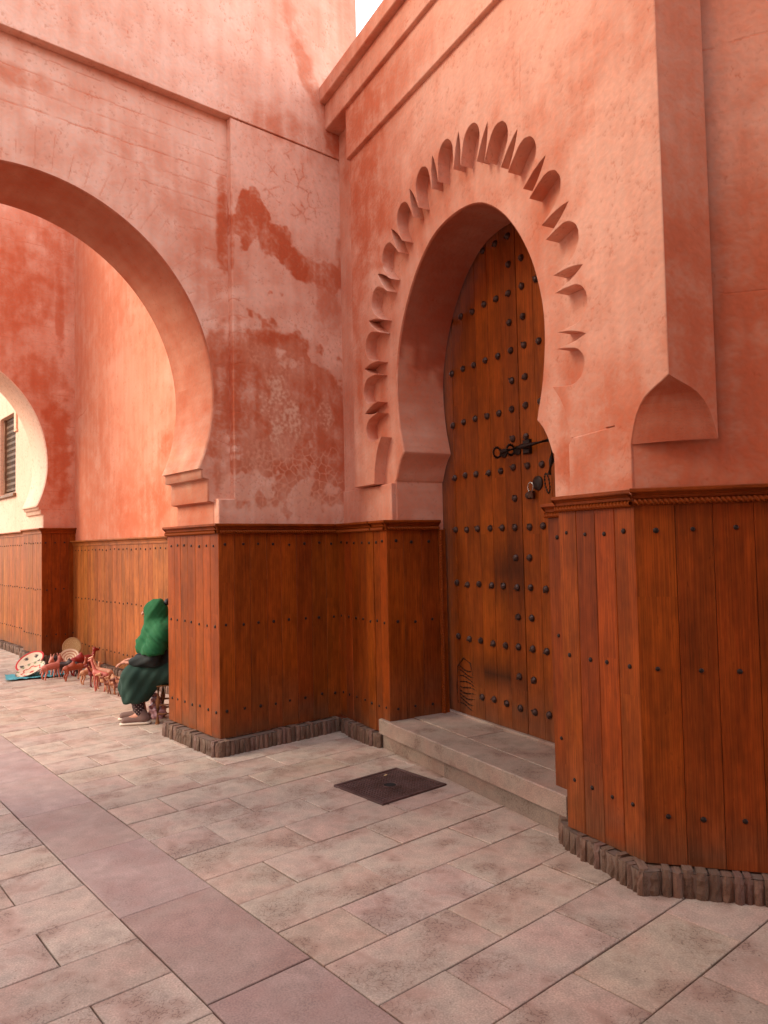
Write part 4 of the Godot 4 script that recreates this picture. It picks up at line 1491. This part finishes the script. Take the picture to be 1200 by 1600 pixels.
# ------------------------------------------------------------------ brick kerbs
func kerb(called: String, label: String, path: Array, top: float, depth: float) -> void:
	# path: ground points (x, z) of the front edge, with the wall on the left hand when walking along it
	var k := thing(called, label, "kerb", at(path[0].x, 0, path[0].y), "brick kerbs at the foot of the panelling", "structure")
	var o := Vector3(path[0].x, 0, path[0].y)
	var cur := Curve2D.new()
	for p in path:
		cur.add_point(p)
	var total := cur.get_baked_length()
	var core := B.new()
	var d := 0.0
	while d < total - 0.02:
		var wd := rng.randf_range(0.036, 0.054)
		var a := cur.sample_baked(d)
		var c := cur.sample_baked(minf(d + wd, total))
		var along := (c - a).normalized()
		var x := Vector3(along.x, 0, along.y)
		var T := frame(Vector3(a.x, 0, a.y) - o, x)
		var m: Array = M.bricks
		var h := top * rng.randf_range(0.88, 1.05)
		var z := rng.randf_range(-0.009, 0.006)
		put("brick", m[rng.randi() % m.size()], M.brick, k, T * Transform3D(Basis().scaled(Vector3(wd * 0.88, h, depth)), Vector3(wd * 0.5, 0, z)))
		core.quad(T * Vector3(0, 0, -0.015), T * Vector3(wd + 0.002, 0, -0.015), T * Vector3(wd + 0.002, top * 0.90, -0.015), T * Vector3(0, top * 0.90, -0.015))
		core.quad(T * Vector3(0, top * 0.93, -0.015), T * Vector3(wd + 0.002, top * 0.93, -0.015), T * Vector3(wd + 0.002, top * 0.90, -depth), T * Vector3(0, top * 0.90, -depth))
		d += wd
	put("mortar_bed", core.mesh(), M.mortar, k)

func kerbs() -> void:
	# eight worn bricks of unit size, front on z = 0
	var list := []
	for i in 10:
		var b := B.new()
		b.col = Color.WHITE * rng.randf_range(0.5, 1.3)
		b.col.g *= rng.randf_range(0.92, 1.06)
		b.col.a = 1.0
		var grid := []
		var n := 4
		for y in n + 1:
			var row := []
			for x in 4:
				var fx := x / 3.0
				var fy := y / float(n)
				var edge := 0.0
				if x == 0 or x == 3: edge -= 0.05
				if y == n: edge -= 0.06
				row.append(Vector3((fx - 0.5) * (1.0 if y < n else 0.9) + rng.randf_range(-0.05, 0.05), minf(1.0, fy + rng.randf_range(-0.02, 0.0)), edge + rng.randf_range(-0.03, 0.02)))
			grid.append(row)
		for y in n:
			for x in 3:
				var u := Vector2(i * 0.13 + x * 0.01, 1.0 - y * 0.02)
				b.quad(grid[y][x], grid[y][x + 1], grid[y + 1][x + 1], grid[y + 1][x], u, u + Vector2(0.01, 0), u + Vector2(0.01, -0.02), u + Vector2(0, -0.02))
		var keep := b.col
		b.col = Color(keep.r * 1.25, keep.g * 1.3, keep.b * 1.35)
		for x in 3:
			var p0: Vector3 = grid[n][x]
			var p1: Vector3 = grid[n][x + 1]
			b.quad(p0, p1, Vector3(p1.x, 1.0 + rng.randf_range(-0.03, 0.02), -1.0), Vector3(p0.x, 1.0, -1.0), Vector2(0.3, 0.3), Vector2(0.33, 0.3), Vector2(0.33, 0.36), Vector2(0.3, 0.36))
		b.col = keep
		for s in 2:
			for y in n:
				var p0: Vector3 = grid[y][0 if s == 0 else 3]
				var p1: Vector3 = grid[y + 1][0 if s == 0 else 3]
				var q0 := Vector3(p0.x, p0.y, -1.0)
				var q1 := Vector3(p1.x, p1.y, -1.0)
				if s == 0:
					b.quad(q0, p0, p1, q1)
				else:
					b.quad(p0, q0, q1, p1)
		list.append(b.mesh())
	M.bricks = list
	var xz := func(p: Vector3) -> Vector2: return Vector2(p.x, p.z)
	var f := func(x: float, z: float) -> Vector2: return xz.call(TF * Vector3(x, 0, z))
	var g := func(x: float, z: float) -> Vector2: return xz.call(TD * Vector3(x, 0, z))
	var rr := func(x: float, z: float) -> Vector2: return xz.call(TR * Vector3(x, 0, z))
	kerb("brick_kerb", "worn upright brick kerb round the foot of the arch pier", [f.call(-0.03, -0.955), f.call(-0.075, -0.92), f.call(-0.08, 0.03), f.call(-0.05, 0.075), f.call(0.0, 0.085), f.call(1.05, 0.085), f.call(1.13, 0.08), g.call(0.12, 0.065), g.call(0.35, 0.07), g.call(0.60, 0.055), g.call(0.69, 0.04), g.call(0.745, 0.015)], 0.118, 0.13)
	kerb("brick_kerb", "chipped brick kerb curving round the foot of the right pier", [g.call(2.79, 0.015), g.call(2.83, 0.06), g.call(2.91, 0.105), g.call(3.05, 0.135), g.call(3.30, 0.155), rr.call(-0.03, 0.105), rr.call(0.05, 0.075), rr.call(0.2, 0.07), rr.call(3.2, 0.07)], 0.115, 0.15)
	var c := func(s: float, o: float) -> Vector2: return xz.call(P0 + S * s + F * o)
	kerb("brick_kerb", "brick kerb along the passage wall behind the toy camels", [c.call(6.1, 0.72), c.call(1.0, 0.72)], 0.10, 0.1)
	var P2 := Vector3(-4.88, 0, -10.524)
	var p := func(s: float, o: float) -> Vector2: return xz.call(P2 + S * s + F * o)
	kerb("brick_kerb", "brick kerb at the second arch pier beside the baskets", [p.call(3.8, 0.02), p.call(0.98, 0.02), p.call(0.95, -0.06), p.call(-0.03, -0.08), p.call(-0.08, -0.03), p.call(-0.08, 0.4)], 0.12, 0.12)

# ------------------------------------------------------------------ vendor, stool and wares
func carve(bl: Blob, c: Vector3, r: float) -> void:
	for z in bl.nz:
		for y in bl.ny:
			for x in bl.nx:
				var i := (z * bl.ny + y) * bl.nx + x
				bl.f[i] = maxf(bl.f[i], r - (bl.lo + Vector3(x, y, z) * bl.cell - c).length())

func figures() -> void:
	person()
	wares()

func person() -> void:
	var T := frame(Vector3(-2.19, 0, -6.92), Vector3(-0.99, 0, 0.14).normalized())
	T.basis = T.basis.scaled(Vector3.ONE * 0.97)
	var p := thing("person", "person in a bright green headscarf seated on a low stool facing the street", "person", T)
	var skin := plain("skin", Color(0.72, 0.48, 0.38), 0.6)
	var b := B.new()
	# body
	var bl := Blob.new(Vector3(-0.45, 0.0, -0.36), Vector3(0.40, 1.2, 0.36), 0.013)
	bl.capsule(Vector3(-0.20, 0.50, 0), Vector3(-0.12, 0.80, 0), 0.12, 0.115, 0.06)
	bl.capsule(Vector3(-0.12, 0.83, -0.13), Vector3(-0.12, 0.83, 0.13), 0.06, 0.06, 0.05)
	bl.capsule(Vector3(-0.11, 0.85, 0), Vector3(-0.06, 0.97, 0), 0.052, 0.048, 0.03)
	for s in [-1.0, 1.0]:
		bl.capsule(Vector3(-0.20, 0.48, s * 0.09), Vector3(0.16, 0.47, s * 0.11), 0.085, 0.062, 0.05)
		bl.capsule(Vector3(0.16, 0.46, s * 0.11), Vector3(0.085 + (0.02 if s > 0 else 0.0), 0.10, s * 0.10), 0.058, 0.038, 0.03)
		bl.capsule(Vector3(0.085 + (0.02 if s > 0 else 0.0), 0.08, s * 0.10), Vector3(0.20, 0.045, s * 0.11), 0.036, 0.028, 0.03)
		bl.capsule(Vector3(-0.12, 0.82, s * 0.17), Vector3(-0.06, 0.62, s * 0.22), 0.045, 0.038, 0.04)
		bl.capsule(Vector3(-0.06, 0.62, s * 0.22), Vector3(0.15, 0.575, s * 0.12), 0.036, 0.026, 0.03)
	bl.build(b)
	# head with its features
	bl = Blob.new(Vector3(-0.16, 0.90, -0.12), Vector3(0.11, 1.19, 0.12), 0.006)
	bl.capsule(Vector3(-0.045, 1.065, 0), Vector3(-0.02, 1.055, 0), 0.086, 0.078, 0.03, Vector3(1, 1, 1.12))
	bl.capsule(Vector3(-0.01, 1.03, 0), Vector3(0.018, 0.985, 0), 0.062, 0.040, 0.03)
	bl.capsule(Vector3(-0.06, 1.0, 0), Vector3(-0.07, 0.92, 0), 0.05, 0.05, 0.03)
	bl.capsule(Vector3(0.058, 1.055, 0), Vector3(0.078, 1.022, 0), 0.009, 0.014, 0.012)
	bl.capsule(Vector3(0.05, 1.067, -0.03), Vector3(0.05, 1.067, 0.03), 0.014, 0.014, 0.012)
	bl.capsule(Vector3(0.058, 0.994, -0.014), Vector3(0.058, 0.994, 0.014), 0.008, 0.008, 0.008)
	for s in [-1.0, 1.0]:
		bl.capsule(Vector3(0.048, 1.05, s * 0.032), Vector3(0.05, 1.05, s * 0.034), 0.012, 0.012, 0.006)
	bl.build(b)
	# hands, five fingers each, the left one lying on the knee
	for s in [-1.0, 1.0]:
		bl = Blob.new(Vector3(0.11, 0.51, s * 0.10 - 0.08), Vector3(0.31, 0.63, s * 0.10 + 0.08), 0.0045)
		var w := Vector3(0.15, 0.578, s * 0.12)
		var k := Vector3(0.222, 0.578, s * 0.095)
		bl.capsule(w, k, 0.021, 0.024, 0.012, Vector3(1, 1.5, 0.8))
		for i in 4:
			var off := (i - 1.5) * 0.0175
			var a := k + Vector3(0.008, 0.0, off)
			var ln: float = [0.027, 0.032, 0.030, 0.023][i]
			var c := a + Vector3(ln, -0.004, off * 0.12)
			var d := c + Vector3(ln * 0.75, -0.014, 0)
			var e := d + Vector3(ln * 0.5, -0.016, 0)
			bl.capsule(a, c, 0.0088, 0.0082, 0.004)
			bl.capsule(c, d, 0.0082, 0.0075, 0.003)
			bl.capsule(d, e, 0.0075, 0.0066, 0.003)
		var tb := w + Vector3(0.028, 0.0, -s * 0.022)
		bl.capsule(tb, tb + Vector3(0.03, -0.006, -s * 0.022), 0.0105, 0.0095, 0.008)
		bl.capsule(tb + Vector3(0.03, -0.006, -s * 0.022), tb + Vector3(0.056, -0.012, -s * 0.024), 0.0092, 0.0078, 0.003)
		bl.build(b)
	put("body", b.mesh(), skin, p)
	b = B.new()
	for s in [-1.0, 1.0]:
		b.lathe([Vector2(0.0085, -0.004), Vector2(0.007, 0.004), Vector2(0, 0.007)], 8, false, Vector3.ZERO)
		var from := b.v.size() - 8 * 2 * 6
		b.turn(from, Transform3D(Basis(Vector3.BACK, -PI / 2), Vector3(0.061, 1.05, s * 0.033)))
	put("eyes", b.mesh(), plain("dark eyes", Color(0.08, 0.05, 0.04), 0.3), p)
	# skirt
	var green := plain("bottle green cloth", Color(0.075, 0.20, 0.155), 0.85)
	b = B.new()
	bl = Blob.new(Vector3(-0.50, 0.15, -0.36), Vector3(0.42, 0.72, 0.36), 0.0125)
	for s in [-1.0, 1.0]:
		bl.capsule(Vector3(-0.24, 0.48, s * 0.09), Vector3(0.13, 0.475, s * 0.115), 0.125, 0.090, 0.06)
		bl.capsule(Vector3(0.155, 0.45, s * 0.115), Vector3(0.15, 0.26, s * 0.10), 0.095, 0.105, 0.06)
		bl.capsule(Vector3(0.20, 0.43, s * 0.07), Vector3(0.255, 0.335, s * 0.05), 0.055, 0.045, 0.06)
		bl.capsule(Vector3(-0.02, 0.42, s * 0.08), Vector3(0.08, 0.28, s * 0.08), 0.10, 0.09, 0.06)
	bl.cut_below(0.205)
	bl.build(b, func(q: Vector3, g: Vector3) -> float: return 0.006 * sin(q.z * 70.0 + q.x * 25.0) * clampf((0.5 - q.y) * 5.0, 0.0, 1.0) + 0.004 * sin(q.x * 60.0 + q.y * 40.0))
	put("skirt", b.mesh(), green, p)
	# tunic
	b = B.new()
	bl = Blob.new(Vector3(-0.50, 0.44, -0.36), Vector3(0.30, 0.95, 0.36), 0.0125)
	bl.capsule(Vector3(-0.22, 0.53, 0), Vector3(-0.13, 0.82, 0), 0.165, 0.14, 0.06)
	for s in [-1.0, 1.0]:
		bl.capsule(Vector3(-0.12, 0.82, s * 0.17), Vector3(-0.05, 0.63, s * 0.225), 0.068, 0.066, 0.05)
		bl.capsule(Vector3(-0.05, 0.63, s * 0.225), Vector3(0.135, 0.585, s * 0.135), 0.064, 0.046, 0.04)
		bl.capsule(Vector3(-0.1, 0.56, s * 0.12), Vector3(0.02, 0.56, s * 0.12), 0.08, 0.06, 0.05)
	bl.build(b, func(q: Vector3, g: Vector3) -> float: return 0.005 * sin(q.y * 75.0 + q.x * 40.0))
	put("tunic", b.mesh(), plain("near black tunic", Color(0.055, 0.085, 0.085), 0.8), p)
	# headscarf and shawl
	var sc := plain("bright green scarf", Color(0.015, 0.33, 0.155), 0.85)
	var fn := FastNoiseLite.new()
	fn.seed = 12
	fn.frequency = 1.0
	fn.fractal_octaves = 2
	b = B.new()
	bl = Blob.new(Vector3(-0.48, 0.60, -0.36), Vector3(0.20, 1.22, 0.36), 0.0105)
	bl.capsule(Vector3(-0.055, 1.06, 0), Vector3(-0.035, 1.05, 0), 0.106, 0.100, 0.04, Vector3(1, 1, 1.08))
	bl.capsule(Vector3(-0.02, 1.02, 0), Vector3(0.0, 0.975, 0), 0.085, 0.062, 0.04)
	bl.capsule(Vector3(-0.05, 0.97, 0), Vector3(-0.10, 0.88, 0), 0.092, 0.12, 0.06)
	bl.capsule(Vector3(-0.12, 0.845, -0.14), Vector3(-0.12, 0.845, 0.14), 0.095, 0.095, 0.07)
	bl.capsule(Vector3(-0.03, 0.86, -0.05), Vector3(0.035, 0.72, -0.10), 0.09, 0.095, 0.07)
	bl.capsule(Vector3(-0.03, 0.86, 0.05), Vector3(0.02, 0.72, 0.08), 0.09, 0.095, 0.07)
	bl.capsule(Vector3(-0.17, 0.85, 0), Vector3(-0.25, 0.70, 0), 0.12, 0.16, 0.07)
	for s in [-1.0, 1.0]:
		bl.capsule(Vector3(-0.12, 0.83, s * 0.18), Vector3(-0.05, 0.68, s * 0.235), 0.08, 0.095, 0.06)
	bl.cut_below(0.665)
	carve(bl, Vector3(0.105, 1.035, 0.015), 0.062)
	bl.build(b, func(q: Vector3, g: Vector3) -> float:
		var a := q.y - q.x * 0.9
		var low := clampf((1.02 - q.y) * 6.0, 0.0, 1.0)
		return low * 0.024 * fn.get_noise_3d(a * 10.0, q.z * 2.2, q.x * 2.0) + (1.0 - low) * 0.010 * fn.get_noise_3d((q.y * 0.7 + q.x) * 16.0, q.z * 3.0, 4.0))
	put("headscarf", b.mesh(), sc, p)
	b = B.new()
	bl = Blob.new(Vector3(-0.22, 1.06, -0.08), Vector3(-0.08, 1.2, 0.08), 0.008)
	bl.capsule(Vector3(-0.15, 1.125, -0.02), Vector3(-0.155, 1.135, 0.02), 0.03, 0.028, 0.02)
	bl.build(b)
	put("hair_clip", b.mesh(), plain("black clip", Color(0.03, 0.04, 0.04), 0.5), p)
	# leggings and shoes
	var dots := Image.create(64, 64, false, Image.FORMAT_RGB8)
	dots.fill(Color(0.16, 0.05, 0.055))
	for q in [Vector2i(12, 12), Vector2i(44, 44)]:
		dots.fill_rect(Rect2i(q.x, q.y + 2, 14, 10), Color(0.72, 0.62, 0.60))
		dots.fill_rect(Rect2i(q.x + 2, q.y, 10, 14), Color(0.72, 0.62, 0.60))
	var lm := plain("dotted leggings", Color.WHITE, 0.85)
	lm.albedo_texture = ImageTexture.create_from_image(dots)
	lm.uv1_triplanar = true
	lm.uv1_scale = Vector3.ONE * 30.0
	var taupe := plain("taupe knit", Color(0.45, 0.335, 0.30), 0.85)
	var cream := plain("cream rubber", Color(0.80, 0.72, 0.64), 0.6)
	for s in [-1.0, 1.0]:
		var dx := 0.0 if s < 0 else 0.06
		b = B.new()
		bl = Blob.new(Vector3(-0.02, 0.05, s * 0.1 - 0.1), Vector3(0.28, 0.36, s * 0.1 + 0.1), 0.008)
		bl.capsule(Vector3(0.13 + dx, 0.34, s * 0.105), Vector3(0.085 + dx, 0.10, s * 0.10), 0.058, 0.046, 0.02)
		bl.build(b)
		put("legging", b.mesh(), lm, p)
		b = B.new()
		bl = Blob.new(Vector3(-0.06, -0.01, s * 0.1 - 0.08), Vector3(0.40, 0.17, s * 0.1 + 0.09), 0.007)
		bl.capsule(Vector3(0.04 + dx, 0.055, s * 0.10), Vector3(0.225 + dx, 0.040, s * 0.112), 0.044, 0.033, 0.03)
		bl.capsule(Vector3(0.055 + dx, 0.06, s * 0.10), Vector3(0.080 + dx, 0.115, s * 0.10), 0.046, 0.045, 0.03)
		bl.cut_below(0.022)
		bl.build(b)
		var shoe := put("shoe", b.mesh(), taupe, p)
		b = B.new()
		bl = Blob.new(Vector3(-0.06, -0.01, s * 0.1 - 0.08), Vector3(0.40, 0.07, s * 0.1 + 0.09), 0.006)
		bl.capsule(Vector3(0.03 + dx, 0.016, s * 0.10), Vector3(0.235 + dx, 0.013, s * 0.113), 0.050, 0.040, 0.01, Vector3(1, 2.6, 1))
		bl.cut_below(0.001)
		bl.build(b)
		put("sole", b.mesh(), cream, shoe)
	# stool
	var cane := plain("pale turned wood", Color(0.52, 0.32, 0.17), 0.6)
	var st := thing("stool", "low wooden stool with round legs and double rungs under the seated person", "stool", frame(T * Vector3(-0.23, 0, 0.02), T.basis.x))
	for x in [-1.0, 1.0]:
		for z in [-1.0, 1.0]:
			b = B.new()
			b.tube([Vector3(x * 0.155, 0, z * 0.155), Vector3(x * 0.150, 0.2, z * 0.150), Vector3(x * 0.145, 0.37, z * 0.145)], [0.022, 0.024, 0.022], 10)
			put("leg", b.mesh(), cane, st)
	for y in [0.09, 0.17]:
		for s in [-1.0, 1.0]:
			b = B.new()
			b.tube([Vector3(-0.15, y, s * 0.152), Vector3(0.15, y, s * 0.152)], [0.012, 0.012], 8)
			put("rung", b.mesh(), cane, st)
			b = B.new()
			b.tube([Vector3(s * 0.152, y + 0.03, -0.15), Vector3(s * 0.152, y + 0.03, 0.15)], [0.012, 0.012], 8)
			put("rung", b.mesh(), cane, st)
	b = B.new()
	for i in 16:
		var t := -0.16 + 0.32 * i / 15.0
		b.tube([Vector3(-0.17, 0.345, t), Vector3(0.17, 0.345, t)], [0.011, 0.011], 6)
	put("woven_seat", b.mesh(), plain("rush", Color(0.60, 0.42, 0.24), 0.85), st)
	# crumpled bag under it
	var bag := thing("carrier_bag", "crumpled pale pink bag on the ground behind the shoe", "bag", frame(T * Vector3(-0.03, 0, 0.17), T.basis.x))
	b = B.new()
	bl = Blob.new(Vector3(-0.14, -0.02, -0.14), Vector3(0.14, 0.26, 0.14), 0.010)
	bl.capsule(Vector3(0, 0.055, -0.02), Vector3(0.01, 0.13, 0.02), 0.085, 0.06, 0.04)
	bl.capsule(Vector3(0.01, 0.14, 0), Vector3(0.04, 0.20, 0.02), 0.035, 0.025, 0.03)
	bl.cut_below(0.002)
	bl.build(b, func(q: Vector3, g: Vector3) -> float: return 0.008 * sin(q.y * 90.0 + q.z * 70.0) + 0.006 * sin(q.x * 110.0 - q.y * 60.0))
	put("pouch", b.mesh(), plain("pale pink plastic", Color(0.80, 0.60, 0.62), 0.45), bag)

func coil_dish(rad: float, depth: float, coils: int, style: int) -> ArrayMesh:
	var b := B.new()
	var pr := []
	for i in coils * 4 + 1:
		var t := float(i) / (coils * 4)
		var r := rad * (1.0 - t)
		var y := depth * pow(1.0 - t, 2.0) + 0.0035 * absf(sin(t * coils * PI))
		pr.append(Vector2(r, y))
	b.lathe(pr, 40)
	var under := [Vector2(0.0, -0.008), Vector2(rad * 0.5, -0.008 + depth * 0.25), Vector2(rad + 0.004, depth - 0.004), Vector2(rad, depth)]
	b.lathe(under, 40)
	for i in b.v.size():
		var q := b.v[i]
		var r := Vector2(q.x, q.z).length() / rad
		var a := atan2(q.z, q.x)
		var c := Color(0.66, 0.50, 0.34)
		if style == 0:                                # cream with red zigzag and dark rim
			if r > 0.955: c = Color(0.10, 0.07, 0.06)
			elif absf(r - 0.52 - 0.16 * absf(fposmod(a / TAU * 7.0, 1.0) - 0.5) * 2.0) < 0.05: c = Color(0.50, 0.06, 0.04)
			elif r > 0.84 and fposmod(a / TAU * 12.0, 1.0) < 0.25: c = Color(0.12, 0.20, 0.07)
			elif r < 0.14: c = Color(0.50, 0.07, 0.05)
			else: c = Color(0.74, 0.60, 0.44) * (1.0 if fposmod(r * coils, 1.0) > 0.2 else 0.8)
		elif style == 1:                              # red rim
			if r > 0.90: c = Color(0.55, 0.035, 0.035)
			elif r > 0.5 and r < 0.75 and fposmod(a / TAU * 5.0, 1.0) < 0.3: c = Color(0.07, 0.05, 0.05)
			else: c = Color(0.72, 0.58, 0.42)
		elif style == 2:                              # brown disc with small flecks
			c = Color(0.40, 0.22, 0.09) if fposmod(a / TAU * 16.0 + r * 3.0, 1.0) > 0.2 or r > 0.8 else Color(0.58, 0.40, 0.20)
			if r > 0.93: c = Color(0.30, 0.15, 0.06)
		else:
			if fposmod(r * 4.0, 1.0) < 0.3: c = Color(0.42, 0.16, 0.09)
		c.a = 1.0
		b.c[i] = c
	return b.mesh()

func beast(kind: int) -> ArrayMesh:
	# 0 camel, 1 giraffe, 2 donkey; about life-like proportions at toy size, nose towards +x
	var b := B.new()
	var bl := Blob.new(Vector3(-0.16, -0.01, -0.06), Vector3(0.24, 0.44 if kind == 1 else 0.30, 0.06), 0.0062)
	var legs: float = [0.12, 0.17, 0.10][kind]
	var l := 0.075 if kind == 1 else 0.09
	var y := legs + 0.03
	bl.capsule(Vector3(-l, y, 0), Vector3(l, y + (0.03 if kind == 1 else 0.005), 0), 0.034, 0.038, 0.02)
	for s in [-1.0, 1.0]:
		bl.capsule(Vector3(l * 0.95, y, s * 0.02), Vector3(l * 0.98, y * 0.5, s * 0.026), 0.016, 0.0105, 0.01)
		bl.capsule(Vector3(l * 0.98, y * 0.5, s * 0.026), Vector3(l * 0.97 + s * 0.014, 0.006, s * 0.028), 0.0105, 0.0095, 0.006)
		bl.capsule(Vector3(-l * 0.95, y, s * 0.02), Vector3(-l * 0.86, y * 0.62, s * 0.026), 0.02, 0.013, 0.01)
		bl.capsule(Vector3(-l * 0.86, y * 0.62, s * 0.026), Vector3(-l * 1.08, y * 0.36, s * 0.027), 0.012, 0.0095, 0.006)
		bl.capsule(Vector3(-l * 1.08, y * 0.36, s * 0.027), Vector3(-l * 1.04 - s * 0.012, 0.006, s * 0.028), 0.0095, 0.0095, 0.006)
	bl.capsule(Vector3(-l - 0.03, y + 0.01, 0), Vector3(-l - 0.055, y - 0.05, 0), 0.007, 0.007, 0.01)
	if kind == 0:
		bl.capsule(Vector3(-0.01, y + 0.03, 0), Vector3(0.0, y + 0.062, 0), 0.036, 0.016, 0.03)
		bl.capsule(Vector3(l, y, 0), Vector3(l + 0.045, y - 0.005, 0), 0.026, 0.020, 0.02)
		bl.capsule(Vector3(l + 0.045, y - 0.005, 0), Vector3(l + 0.075, y + 0.085, 0), 0.020, 0.015, 0.015)
		bl.capsule(Vector3(l + 0.07, y + 0.09, 0), Vector3(l + 0.12, y + 0.080, 0), 0.018, 0.012, 0.012)
		for s in [-1.0, 1.0]:
			bl.capsule(Vector3(l + 0.068, y + 0.102, s * 0.012), Vector3(l + 0.06, y + 0.118, s * 0.016), 0.006, 0.005, 0.004)
	elif kind == 1:
		bl.capsule(Vector3(l, y + 0.03, 0), Vector3(l + 0.06, y + 0.18, 0), 0.026, 0.014, 0.02)
		bl.capsule(Vector3(l + 0.058, y + 0.19, 0), Vector3(l + 0.105, y + 0.175, 0), 0.016, 0.010, 0.01)
		for s in [-1.0, 1.0]:
			bl.capsule(Vector3(l + 0.055, y + 0.20, s * 0.009), Vector3(l + 0.05, y + 0.222, s * 0.011), 0.0055, 0.006, 0.004)
	else:
		bl.capsule(Vector3(l, y, 0), Vector3(l + 0.04, y + 0.075, 0), 0.028, 0.02, 0.02)
		bl.capsule(Vector3(l + 0.04, y + 0.085, 0), Vector3(l + 0.085, y + 0.05, 0), 0.02, 0.013, 0.012)
		for s in [-1.0, 1.0]:
			bl.capsule(Vector3(l + 0.035, y + 0.10, s * 0.012), Vector3(l + 0.025, y + 0.135, s * 0.02), 0.008, 0.006, 0.005)
	bl.cut_below(0.0)
	bl.build(b)
	return b.mesh()

func on_street(s: float, o: float) -> Vector3:
	return P0 + S * s + F * o

func wares() -> void:
	var basket := plain("coiled straw", Color.WHITE, 0.85)
	var dish := func(called: String, label: String, pos: Vector3, nrm: Vector3, mesh: Mesh) -> void:
		var y := nrm.normalized()
		var x := y.cross(Vector3.BACK).normalized()
		tag(put(called, mesh, basket, self, Transform3D(Basis(x, y, x.cross(y)), pos)), label, "basket", "baskets for sale on the street")
	dish.call("woven_basket", "cream coiled basket with red zigzags and dark rim lying in front", on_street(5.0, -0.02) + Vector3(0, 0.055, 0), Vector3(-0.22, 0.90, 0.36), coil_dish(0.185, 0.05, 11, 0))
	dish.call("woven_basket", "red rimmed coiled basket leaning behind the cream one", on_street(5.33, 0.06) + Vector3(0, 0.12, 0), Vector3(-0.20, 0.80, 0.56), coil_dish(0.185, 0.05, 11, 1))
	dish.call("woven_basket", "round brown basket standing upright against the second pier", on_street(5.45, 0.62) + Vector3(0, 0.265, 0), Vector3(0.05, 0.22, 1.0), coil_dish(0.128, 0.015, 9, 2))
	dish.call("woven_basket", "small cream striped basket below the upright brown one", on_street(5.18, 0.50) + Vector3(0, 0.15, 0), Vector3(0.15, 0.75, 0.75), coil_dish(0.125, 0.05, 8, 3))
	var box := thing("crate", "low dark box that holds up the small baskets", "box", frame(on_street(5.42, 0.56), F))
	var b := B.new()
	b.box(Vector3(-0.17, 0, -0.10), Vector3(0.14, 0.115, 0.10), 0.006)
	put("side", b.mesh(), plain("dark cardboard", Color(0.33, 0.20, 0.14), 0.9), box)
	# blue cloth
	var n := FastNoiseLite.new()
	n.seed = 3
	n.frequency = 5.0
	b = B.new()
	var pt := func(i: int, k: int) -> Vector3:
		var x := -0.34 + 0.68 * i / 18.0
		var z := -0.26 + 0.46 * k / 14.0
		var e := 1.0 + 0.12 * n.get_noise_2d(atan2(z, x) * 0.6, 7.0)
		return Vector3(x * e, 0.012 + 0.014 * (n.get_noise_2d(x * 3.0, z * 3.0) + 0.6), z * e)
	for i in 18:
		for k in 14:
			b.quad(pt.call(i, k + 1), pt.call(i + 1, k + 1), pt.call(i + 1, k), pt.call(i, k))
	tag(put("ground_cloth", b.mesh(), plain("turquoise cloth", Color(0.30, 0.60, 0.64), 0.9), self, frame(on_street(4.93, 0.0), (F * 0.9 - S * 0.2).normalized())), "crumpled turquoise cloth spread under the cream basket", "cloth")
	var meshes := [beast(0), beast(1), beast(2)]
	var kinds := ["toy_camel", "toy_giraffe", "toy_donkey"]
	var cats := ["toy camel", "toy giraffe", "toy donkey"]
	# kind, along, out, size, turn, colour, label
	var list := [
		[2, 4.63, 0.10, 1.12, 0.5, Color(0.78, 0.47, 0.40), "pale pink leather toy donkey standing beside the cream basket"],
		[2, 4.80, 0.24, 1.10, -2.4, Color(0.80, 0.54, 0.46), "pale pink toy donkey turned away behind its pink twin"],
		[0, 4.62, 0.32, 1.00, 2.6, Color(0.20, 0.10, 0.08), "dark brown toy camel between the donkeys and the orange camel"],
		[0, 4.30, 0.27, 1.02, 0.15, Color(0.60, 0.27, 0.15), "orange brown toy camel in front of the red camel"],
		[0, 4.66, 0.48, 1.25, 0.3, Color(0.55, 0.12, 0.08), "bright red toy camel nearest the wall behind the orange one"],
		[0, 3.92, 0.33, 0.92, 0.3, Color(0.72, 0.50, 0.36), "small tan toy camel left of the dark red giraffe"],
		[1, 3.64, 0.31, 0.66, 2.7, Color(0.42, 0.06, 0.05), "dark red toy giraffe, shortest of the giraffes"],
		[1, 3.45, 0.34, 0.93, 2.5, Color(0.78, 0.56, 0.44), "tall pale toy giraffe with its head above the others"],
		[1, 3.31, 0.26, 0.90, 2.2, Color(0.70, 0.36, 0.30), "pinkish brown toy giraffe in front of the tall pale giraffe"],
		[0, 3.22, 0.36, 0.84, 2.8, Color(0.75, 0.55, 0.40), "cream toy camel just right of the giraffes"],
		[0, 3.07, 0.34, 0.80, 2.9, Color(0.52, 0.28, 0.18), "reddish brown small toy camel third from the vendor"],
		[0, 2.96, 0.36, 0.82, 2.6, Color(0.60, 0.36, 0.22), "light brown small toy camel second from the vendor"],
		[0, 2.82, 0.36, 0.80, 2.8, Color(0.42, 0.20, 0.13), "brown toy camel closest to the vendor's skirt"],
	]
	for q in list:
		var m := plain("painted leather", q[5], 0.55)
		var o := put(kinds[q[0]], meshes[q[0]], m, self, Transform3D(frame(Vector3.ZERO, F).basis * Basis(Vector3.UP, q[4]) * Basis().scaled(Vector3.ONE * q[3]), on_street(q[1], q[2])))
		tag(o, q[6], cats[q[0]], "toy animals lined up by the wall")
